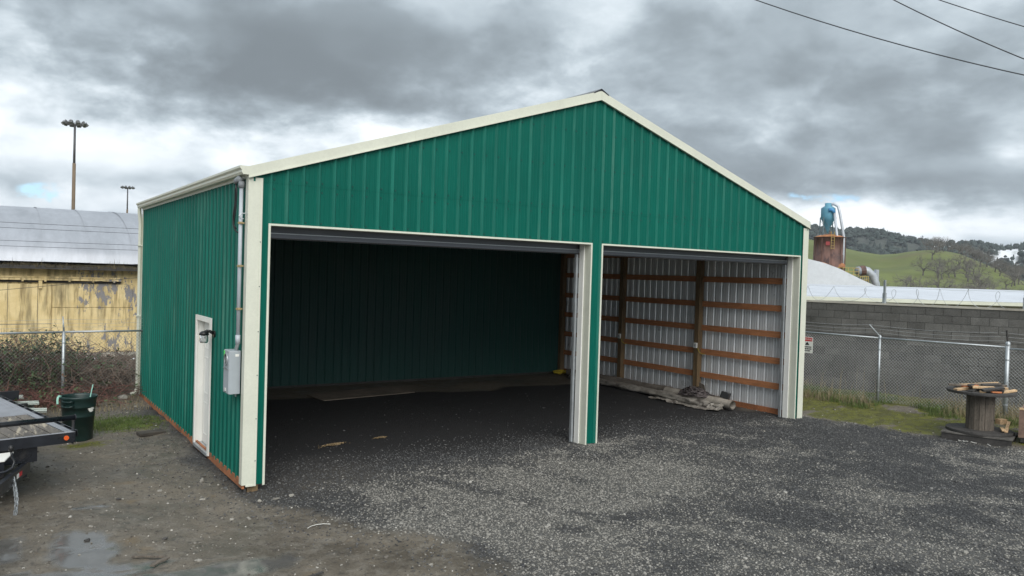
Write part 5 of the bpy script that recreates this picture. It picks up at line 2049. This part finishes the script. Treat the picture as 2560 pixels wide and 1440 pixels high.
# loose flap of plastic on the floor in front of the tube
def drape(name, x0, x1, y0, y1, nx, ny, zf, material):
    v, f = [], []
    for j in range(ny + 1):
        for i in range(nx + 1):
            x = x0 + (x1 - x0) * i / nx
            y = y0 + (y1 - y0) * j / ny
            x += (fbm(i * .4, j * .4, 1, 2, 3) - .5) * .15
            y += (fbm(i * .4, j * .4, 1, 2, 8) - .5) * .22
            v.append((x, y, zf(x, y, i / nx, j / ny)))
    for j in range(ny):
        for i in range(nx):
            a = j * (nx + 1) + i
            f.append((a, a + 1, a + nx + 2, a + nx + 1))
    return np_mesh(name, np.array(v), np.array(f), material)


o = drape('plastic_flap', 11.0, 11.56, 1.45, 3.6, 22, 60, lambda x, y, u_, w_: gzs(x, y) + .008 + .15 * float(sstep(.3, 1, u_)) + .05 * abs(2 * float(fbm(x * 1.0, y * .35, 9, 3, 4)) - 1) * 1.6, PLASTICSHEET)
tag(o, 'torn plastic flap spread out in front of the grey tube', 'plastic sheet')
r_ = random.Random(17)
mb = MB()
P = []
for k in range(260):
    a = k * .41 + r_.gauss(0, .25)
    q = .34 * (.35 + .65 * abs(math.sin(k * .113))) * (1 + .15 * r_.gauss(0, 1))
    P.append((q * .75 * math.cos(a), q * 1.25 * math.sin(a), .05 + .20 * max(0, 1 - (q / .38) ** 2) * r_.uniform(.5, 1.1) + .02 * math.sin(k)))
mb.tube(P, .011, 5, False)
o = mb.build('rope_pile', ROPE, None, True)
o.location = (11.55, 2.55, .15)
tag(o, 'tangled heap of dark rope on the bundle by the right wall', 'rope')
o = MB().box(-.12, .12, -.10, .10, 0, .17).build('black_tub', BLACKP, bevel=.02)
o.location = (11.92, 1.95, .16)
o.rotation_euler = (.25, .15, .5)
tag(o, 'small black tub leaning behind the rope heap', 'tub')
o = MB().prism([(0, -.09, 0), (0, .09, 0), (0, .07, .26), (0, -.06, .20)], (.02, 0, 0)).build('plank_end', GREYWOOD)
o.location = (11.88, 2.62, .22)
o.rotation_euler = (0, -.2, .2)
tag(o, 'grey plank end standing behind the rope heap', 'plank')
# back of the barn
pl = [(3.39, 7.30), (3.49, 6.31), (5.96, 6.64), (5.89, 7.77)]
zt_ = max(gzs(*q) for q in pl) + .008
o = MB().prism([(q[0], q[1], zt_) for q in pl], (0, 0, .018)).build('plywood_sheet', PLYW)
tag(o, 'grey plywood sheet lying flat near the back wall', 'plywood')
mb = MB()
P = []
for k in range(90):
    a = k * .55
    P.append((.30 * math.cos(a) * r_.uniform(.4, 1), .18 * math.sin(a) * r_.uniform(.4, 1), .03 + .08 * r_.random()))
mb.tube(P, .013, 5, False)
o = mb.build('yellow_rope', YROPE, None, True)
o.location = at_ground(11.75, 8.25, .0)
tag(o, 'yellow rope heap in the back right corner of the barn', 'rope')
for (px_, py_, rx, ry, h_, lb_) in ((2.05, 1.95, .26, .07, .02, 'larger sawdust smear on the floor of the left bay'), (3.0, 2.12, .13, .05, .016, 'smaller sawdust smear on the floor of the left bay')):
    v, f = [], []
    for q in range(420):
        d_ = abs(random.gauss(0, .5))
        a = random.uniform(0, 6.283)
        x_, y_ = rx * d_ * math.cos(a), ry * d_ * math.sin(a)
        z_ = h_ * max(0, 1 - d_) * random.random() + .004
        w_, l_, b_ = random.uniform(.004, .009), random.uniform(.008, .022), random.uniform(0, 6.283)
        c_, s_ = math.cos(b_), math.sin(b_)
        o_ = len(v)
        for (i, j, k_) in ((-1, -1, 0), (1, -1, .3), (1, 1, 1), (-1, 1, .6)):
            v.append((x_ + i * l_ * c_ - j * w_ * s_, y_ + i * l_ * s_ + j * w_ * c_, z_ + k_ * .006))
        f.append((o_, o_ + 1, o_ + 2, o_ + 3))
    o = np_mesh('sawdust', np.array(v), np.array(f), SAWDUST, None, False)
    o.location = at_ground(px_, py_, .006)
    o.rotation_euler = (0, 0, .25)
    o['kind'] = 'stuff'
    tag(o, lb_, 'sawdust', 'sawdust on the barn floor')

# ------------------------------------------------------------------ cable reel on a pallet, right
pang = math.atan2(-.95, .31)
PALW = mat('pallet_wood', (.115, .108, .098), .8, var=.3, vs=3, fine=.25, fs=20, bump=.3)
pc = Vector((13.66, -3.10, gzs(13.4, -3.1) - .01))
pal = empty('wooden_pallet', pc, pang, 'dark wet pallet under the cable reel', 'pallet')
pal.scale = (1.0, 1.0, 1.3)
for k in range(7):
    y = -.5 + k * .155
    MB().box(-.61, .61, y, y + .11, .105, .125).build('deck_board', PALW, pal)
for y in (-.46, .03, .47):
    MB().box(-.6, .6, y - .02, y + .02, .022, .104).build('stringer', DARKWOOD, pal)
for y in (-.5, 0.0, .43):
    MB().box(-.61, .61, y, y + .09, .0, .021).build('bottom_board', DARKWOOD, pal)
reel = empty('cable_reel', pc + Vector((.06, .03, .1635)), .4, 'empty wooden cable reel standing on the pallet', 'cable reel')
for z0, nm in ((0, 'lower_flange'), (.775, 'upper_flange')):
    c = MB()
    rr_ = .60 if z0 == 0 else .61
    c.lathe([(0, z0), (rr_, z0), (rr_ + .003, z0 + .02), (rr_, z0 + .05), (0, z0 + .05)], (0, 0, 0), 40)
    c.build(nm, DARKWOOD, reel)
for k in range(16):
    a0, a1 = 6.283 * k / 16 + .012, 6.283 * (k + 1) / 16 - .012
    q = .25 + random.uniform(-.006, .006)
    MB().prism([(q * math.cos(a0), q * math.sin(a0), .051), (q * math.cos(a1), q * math.sin(a1), .051), ((q - .03) * math.cos(a1), (q - .03) * math.sin(a1), .051), ((q - .03) * math.cos(a0), (q - .03) * math.sin(a0), .051)], (0, 0, .723)).build('stave', GREYWOOD, reel)
mb = MB()
for z in (.25, .58):
    for j in range(16):
        a = 6.283 * (j + .5) / 16
        mb.box(.252 * math.cos(a) - .006, .252 * math.cos(a) + .006, .252 * math.sin(a) - .006, .252 * math.sin(a) + .006, z, z + .012)
mb.build('nail_heads', BLACKP, reel, kind='stuff')
top = pc.z + .1635 + .826
ctr = pc + Vector((.06, .03, 0))
r_ = random.Random(4)
SC = [  # right, toward, dz, length, width, thickness, angle (about the view-right axis), material, label
    (.10, -.32, .085, .85, .09, .04, .02, FRESHW, 'long pale board at the back of the scraps on the reel'),
    (-.18, -.12, .065, .34, .14, .03, .15, ORANGEW, 'orange stained board among the scraps on the reel'),
    (.05, .02, .055, .62, .15, .035, .10, GREYWOOD, 'wide grey board in the middle of the reel top'),
    (.30, .10, .060, .62, .055, .045, .55, FRESHW, 'pale stick slanting towards the fence post on the reel'),
    (.34, .28, .022, .55, .06, .04, .42, FRESHW, 'pale stick nearest the right front edge of the reel'),
    (-.42, .05, .022, .34, .09, .04, .35, FRESHW, 'short board jutting over the left edge of the reel'),
    (-.25, .16, .022, .40, .10, .035, .75, DARKWOOD, 'dark board on the front left of the reel'),
    (-.02, .26, .022, .22, .09, .04, 1.1, DARKWOOD, 'dark square block at the front of the reel'),
    (.12, .30, .040, .26, .12, .03, -.7, BLACKP, 'black tilted piece at the front of the reel'),
    (-.16, .34, .022, .16, .06, .04, .5, FRESHW, 'small pale block at the front edge of the reel'),
    (.05, .42, .022, .20, .05, .03, .1, ORANGEW, 'thin brown strip on the front rim of the reel'),
    (-.05, -.25, .030, .80, .12, .04, .2, DARKWOOD, 'long dark board under the back of the scraps'),
    (.02, .34, .075, .50, .09, .04, .22, DARKWOOD, 'dark wide board along the front rim of the reel'),
    (-.36, -.14, .07, .40, .08, .04, -.25, GREYWOOD, 'grey board at the left back of the reel'),
    (.38, -.12, .075, .42, .09, .04, .12, GREYWOOD, 'grey board at the right back of the reel'),
    (.18, -.15, .105, .55, .08, .04, -.18, GREYWOOD, 'grey board lying across the top of the heap on the reel'),
    (-.22, .02, .100, .45, .07, .035, .9, DARKWOOD, 'dark stick crossing the orange board on the reel'),
    (-.08, .20, .085, .38, .10, .04, -.35, FRESHW, 'pale short board on top of the dark blocks on the reel'),
    (.22, -.02, .100, .50, .06, .05, .30, DARKWOOD, 'dark stick beneath the slanting pale one on the reel'),
]
for (a, tw, dz, L, w_, th, an, m_, lb_) in SC:
    o = MB().box(-L / 2, L / 2, -w_ / 2, w_ / 2, -th / 2, th / 2).build('scrap_board', m_, bevel=.003)
    p = ctr + u_r * a - u_f * tw
    o.location = (p.x, p.y, top + dz)
    o.rotation_euler = (r_.uniform(-.22, .22), r_.uniform(-.10, .10), math.atan2(u_r.y, u_r.x) + an)
    tag(o, lb_, 'board', 'scrap boards on the cable reel')
for (a, tw, dz, L, w_, th, an, tilt, m_, lb_) in ((.42, .02, .16, .18, .12, .10, .3, 0, FRESHW, 'sawn block resting on the lower flange of the reel'), (.42, .22, .08, .42, .06, .035, .9, -.4, FRESHW, 'thin stick leaning on the lower flange of the reel'), (.28, .30, .05, .20, .07, .03, 1.2, -.1, FRESHW, 'short stick lying on the lower flange of the reel')):
    o = MB().box(-L / 2, L / 2, -w_ / 2, w_ / 2, -th / 2, th / 2).build('scrap_board', m_, bevel=.003)
    p = ctr + u_r * a - u_f * tw
    o.location = (p.x, p.y, pc.z + .215 + dz)
    o.rotation_euler = (0, tilt, math.atan2(u_r.y, u_r.x) + an)
    tag(o, lb_, 'board', 'scrap boards on the cable reel')
mb = MB()
P = []
for k in (1, 2, 3, 5, 6, 11):
    mb.tube([(.05 * k - .3 + r_.gauss(0, .02), r_.gauss(0, .03), .01), (.05 * k - .27 + r_.gauss(0, .03), r_.gauss(0, .03), .02 + .02 * r_.random()), (.05 * k - .22 + r_.gauss(0, .04), r_.gauss(0, .04), .012)], .004, 4)
o = mb.build('white_twine', WHITE)
o.location = at_ground(13.15, -3.22, .0)
o.rotation_euler = (0, 0, pang)
tag(o, 'scraps of white twine on the moss before the pallet', 'twine')

# brown board crate at the right edge
bc = empty('board_crate', (13.78, -3.78, gzs(14, -3.9) + .03), pang, 'brown board crate cut off by the right edge', 'crate')
MB().box(0, 1.3, .0, .018, .06, .60).build('side_panel', BROWNBOX, bc)
MB().box(0, 1.3, .85, .868, .06, .60).build('side_panel', BROWNBOX, bc)
MB().box(-.018, -.0, .0, .868, .06, .60).build('end_panel', BROWNBOX, bc)
MB().box(1.3, 1.318, .0, .868, .06, .60).build('end_panel', BROWNBOX, bc)
MB().box(0, 1.3, .0185, .85, .06, .08).build('floor_panel', DARKWOOD, bc)
MB().box(-.018, 1.318, -.012, .045, .602, .64).build('top_rail', FRESHW, bc)
for x in (.02, .65, 1.25):
    MB().box(x, x + .08, .02, .84, -.03, .058).build('skid', DARKWOOD, bc)

# ------------------------------------------------------------------ brambles behind the left fence
def brambles(name, label, x0, x1, y0, y1, ncane, hmax, leafn, stem_m, leaf_m, seed, lmin=.7):
    r_ = random.Random(seed)
    root = empty(name, ((x0 + x1) / 2, (y0 + y1) / 2, 0), 0, label, 'bramble')
    ox, oy = root.location.x, root.location.y
    mb = MB()
    lv, lf_ = [], []
    for k in range(ncane):
        x, y = r_.uniform(x0, x1), r_.uniform(y0, y1)
        a = r_.uniform(0, 6.283)
        L = r_.uniform(lmin, 2.1)
        h = hmax * r_.uniform(.35, 1.05) * (.75 + .5 * vnoise(x, y, .9, seed))
        pts = []
        n_ = 7
        dx, dy = math.cos(a) * L, math.sin(a) * L * .6
        for i in range(n_ + 1):
            u_ = i / n_
            z = h * math.sin(min(1, u_ * 1.25) * math.pi * .62) if u_ < .8 else None
            z = h * (1 - (1 - min(1, u_ * 1.7)) ** 2) * (1 - .55 * max(0, u_ - .5) ** 1.3 * 2)
            pts.append(Vector((x + dx * u_ + r_.gauss(0, .03) - ox, y + dy * u_ + r_.gauss(0, .03) - oy, z - .03 + r_.gauss(0, .02))))
        mb.tube(pts, [.0085 * (1 - .6 * i / n_) for i in range(n_ + 1)], 3, False)
        for q in range(r_.randint(2, 5)):
            i = r_.randint(2, n_ - 1)
            e = pts[i] + Vector((r_.gauss(0, .18), r_.gauss(0, .15), r_.gauss(.03, .14)))
            mb.tube([pts[i], (pts[i] + e) / 2 + Vector((0, 0, .03)), e], [.005, .004, .003], 3, False)
        for q in range(int(leafn * r_.uniform(.4, 1.4))):
            u_ = r_.uniform(.25, 1.0)
            i = min(int(u_ * n_), n_ - 1)
            c = pts[i].lerp(pts[i + 1], u_ * n_ - i) + Vector((r_.gauss(0, .07), r_.gauss(0, .07), r_.gauss(0, .06)))
            for w in range(3):
                d = Vector((r_.gauss(0, 1), r_.gauss(0, 1), r_.gauss(0, .5))).normalized()
                e = d.cross(Vector((r_.gauss(0, .4), r_.gauss(0, .4), 1))).normalized()
                s = r_.uniform(.022, .05)
                o_ = len(lv)
                lv.extend([c, c + d * s + e * s * .55, c + d * s * 2.1, c + d * s - e * s * .55])
                lf_.append((o_, o_ + 1, o_ + 2, o_ + 3))
    mb.build('canes', stem_m, root, kind='stuff')
    if lv:
        np_mesh('leaves', np.array([tuple(v) for v in lv]), np.array(lf_), leaf_m, root, False, 'stuff')
    return root


brambles('bramble_thicket', 'leafy green bramble thicket behind the left part of the fence', -5.2, -1.75, 8.55, 10.6, 520, 1.3, 15, STEM, LEAF, 1)
brambles('bramble_thicket', 'leafless brown bramble tangle between the fence post and barn', -2.3, -.05, 8.75, 11.5, 650, .85, 2, DSTEM, mat('withered_leaf', (.13, .085, .06), .8, var=.4), 2, .4)
brambles('bramble_thicket', 'low reddish bramble stems in front of the left fence', -2.6, -.9, 7.3, 8.5, 95, .42, 3, mat('red_stem', (.13, .06, .05), .85, var=.3), LEAF, 3, .3)

# ------------------------------------------------------------------ grass and weeds
def blades(name, label, xs, ys, hs, material, width=.006, lean=.5, cat='grass'):
    n_ = len(xs)
    z = gz(xs, ys) - .01
    a = rng.uniform(0, 6.283, n_)
    b_ = rng.uniform(0, 6.283, n_)
    ln = lean * rng.random(n_) * hs
    w = width * rng.uniform(.6, 1.4, n_)
    ca, sa = np.cos(a) * w, np.sin(a) * w
    dx, dy = np.cos(b_) * ln, np.sin(b_) * ln
    v = np.empty((n_, 5, 3))
    v[:, 0] = np.stack([xs - ca, ys - sa, z], 1)
    v[:, 1] = np.stack([xs + ca, ys + sa, z], 1)
    v[:, 2] = np.stack([xs + ca * .8 + dx * .35, ys + sa * .8 + dy * .35, z + hs * .6], 1)
    v[:, 3] = np.stack([xs - ca * .8 + dx * .35, ys - sa * .8 + dy * .35, z + hs * .6], 1)
    v[:, 4] = np.stack([xs + dx, ys + dy, z + hs * np.sqrt(np.maximum(.1, 1 - (ln / hs) ** 2))], 1)
    i = np.arange(n_)[:, None] * 5
    f = np.concatenate([i + np.array([[0, 1, 2]]), i + np.array([[0, 2, 3]]), i + np.array([[3, 2, 4]])], 0)
    o = np_mesh(name, v.reshape(-1, 3), f, material, None, False, 'stuff')
    return tag(o, label, cat)


def fence_x(y):
    return np.interp(y, [-5.4, -2.58, .02, 1.75, 3.5, 5.6], [16.75, 15.88, 15.22, 14.98, 14.66, 14.1])


def clumped(n_, y0, y1, off0, off1, f, thr, seed):
    y = rng.uniform(y0, y1, n_)
    x = fence_x(y) + rng.uniform(off0, off1, n_)
    k = fbm(x, y, f, 3, seed) > thr
    return x[k], y[k]


x, y = clumped(16000, -5.0, 5, -.95, 1.0, 1.6, .47, 101)
blades('fence_grass', 'green grass clumps growing along the right-hand fence', x, y, rng.uniform(.05, .21, len(x)), GRASS, .005, .95)
x, y = clumped(15000, -5.0, 5, -.75, 1.3, 1.2, .45, 111)
blades('dry_grass', 'dry straw-coloured grass standing along the right-hand fence', x, y, rng.uniform(.06, .34, len(x)), DRYGRASS, .004, .95)
n_ = 120
y = rng.uniform(-4, 4, n_)
blades('weed_stalks', 'tall dead weed stalks in the right-hand fence', fence_x(y) + rng.uniform(-.3, .8, n_), y, rng.uniform(.4, .9, n_), DRYGRASS, .005, .6, 'weeds')
# short turf on the mossy strips
n_ = 60000
x, y = rng.uniform(-3, 15.6, n_), rng.uniform(-5.5, 7, n_)
k = (m_moss(x, y) * (.4 + 1.1 * fbm(x, y, 2.4, 3, 131)) > .42 + .35 * rng.random(n_)) & (m_gravel(x, y) < .4) & ~((x > 0) & (x < W) & (y > 0))
x, y = x[k], y[k]
blades('short_grass', 'short mossy turf beside the gravel', x, y, rng.uniform(.012, .045, len(x)), mat('moss_turf', (.125, .130, .026), .9, var=.35, vs=1.5), .005, .9)
x = rng.normal(-.9, .45, 5000)
y = rng.normal(5.4, .4, 5000)
blades('short_grass', 'bright green grass patch right of the rubbish bin', x[x < -.1], y[x < -.1], rng.uniform(.02, .07, int((x < -.1).sum())), GRASS, .005, .8)
n_ = 1400
x, y = rng.uniform(-3, -.1, n_), rng.uniform(6.8, 8.4, n_)
blades('dry_grass', 'dead straw litter under the left fence', x, y, rng.uniform(.03, .14, n_), DRYGRASS, .004, 1.0)

# ------------------------------------------------------------------ thin haze that pales the far hills
hz = MB().box(-2700, 2700, -2700, 2700, -4, 150).build('haze', [])
HM = bpy.data.materials.new('haze')
HM.use_nodes = True
HM.node_tree.nodes.clear()
_o = HM.node_tree.nodes.new('ShaderNodeOutputMaterial')
_v = HM.node_tree.nodes.new('ShaderNodeVolumePrincipled')
_v.inputs['Color'].default_value = (.86, .91, 1.0, 1)
_v.inputs['Density'].default_value = .00014
_v.inputs['Anisotropy'].default_value = .2
HM.node_tree.links.new(_v.outputs[0], _o.inputs['Volume'])
hz.data.materials.append(HM)
hz['kind'] = 'stuff'
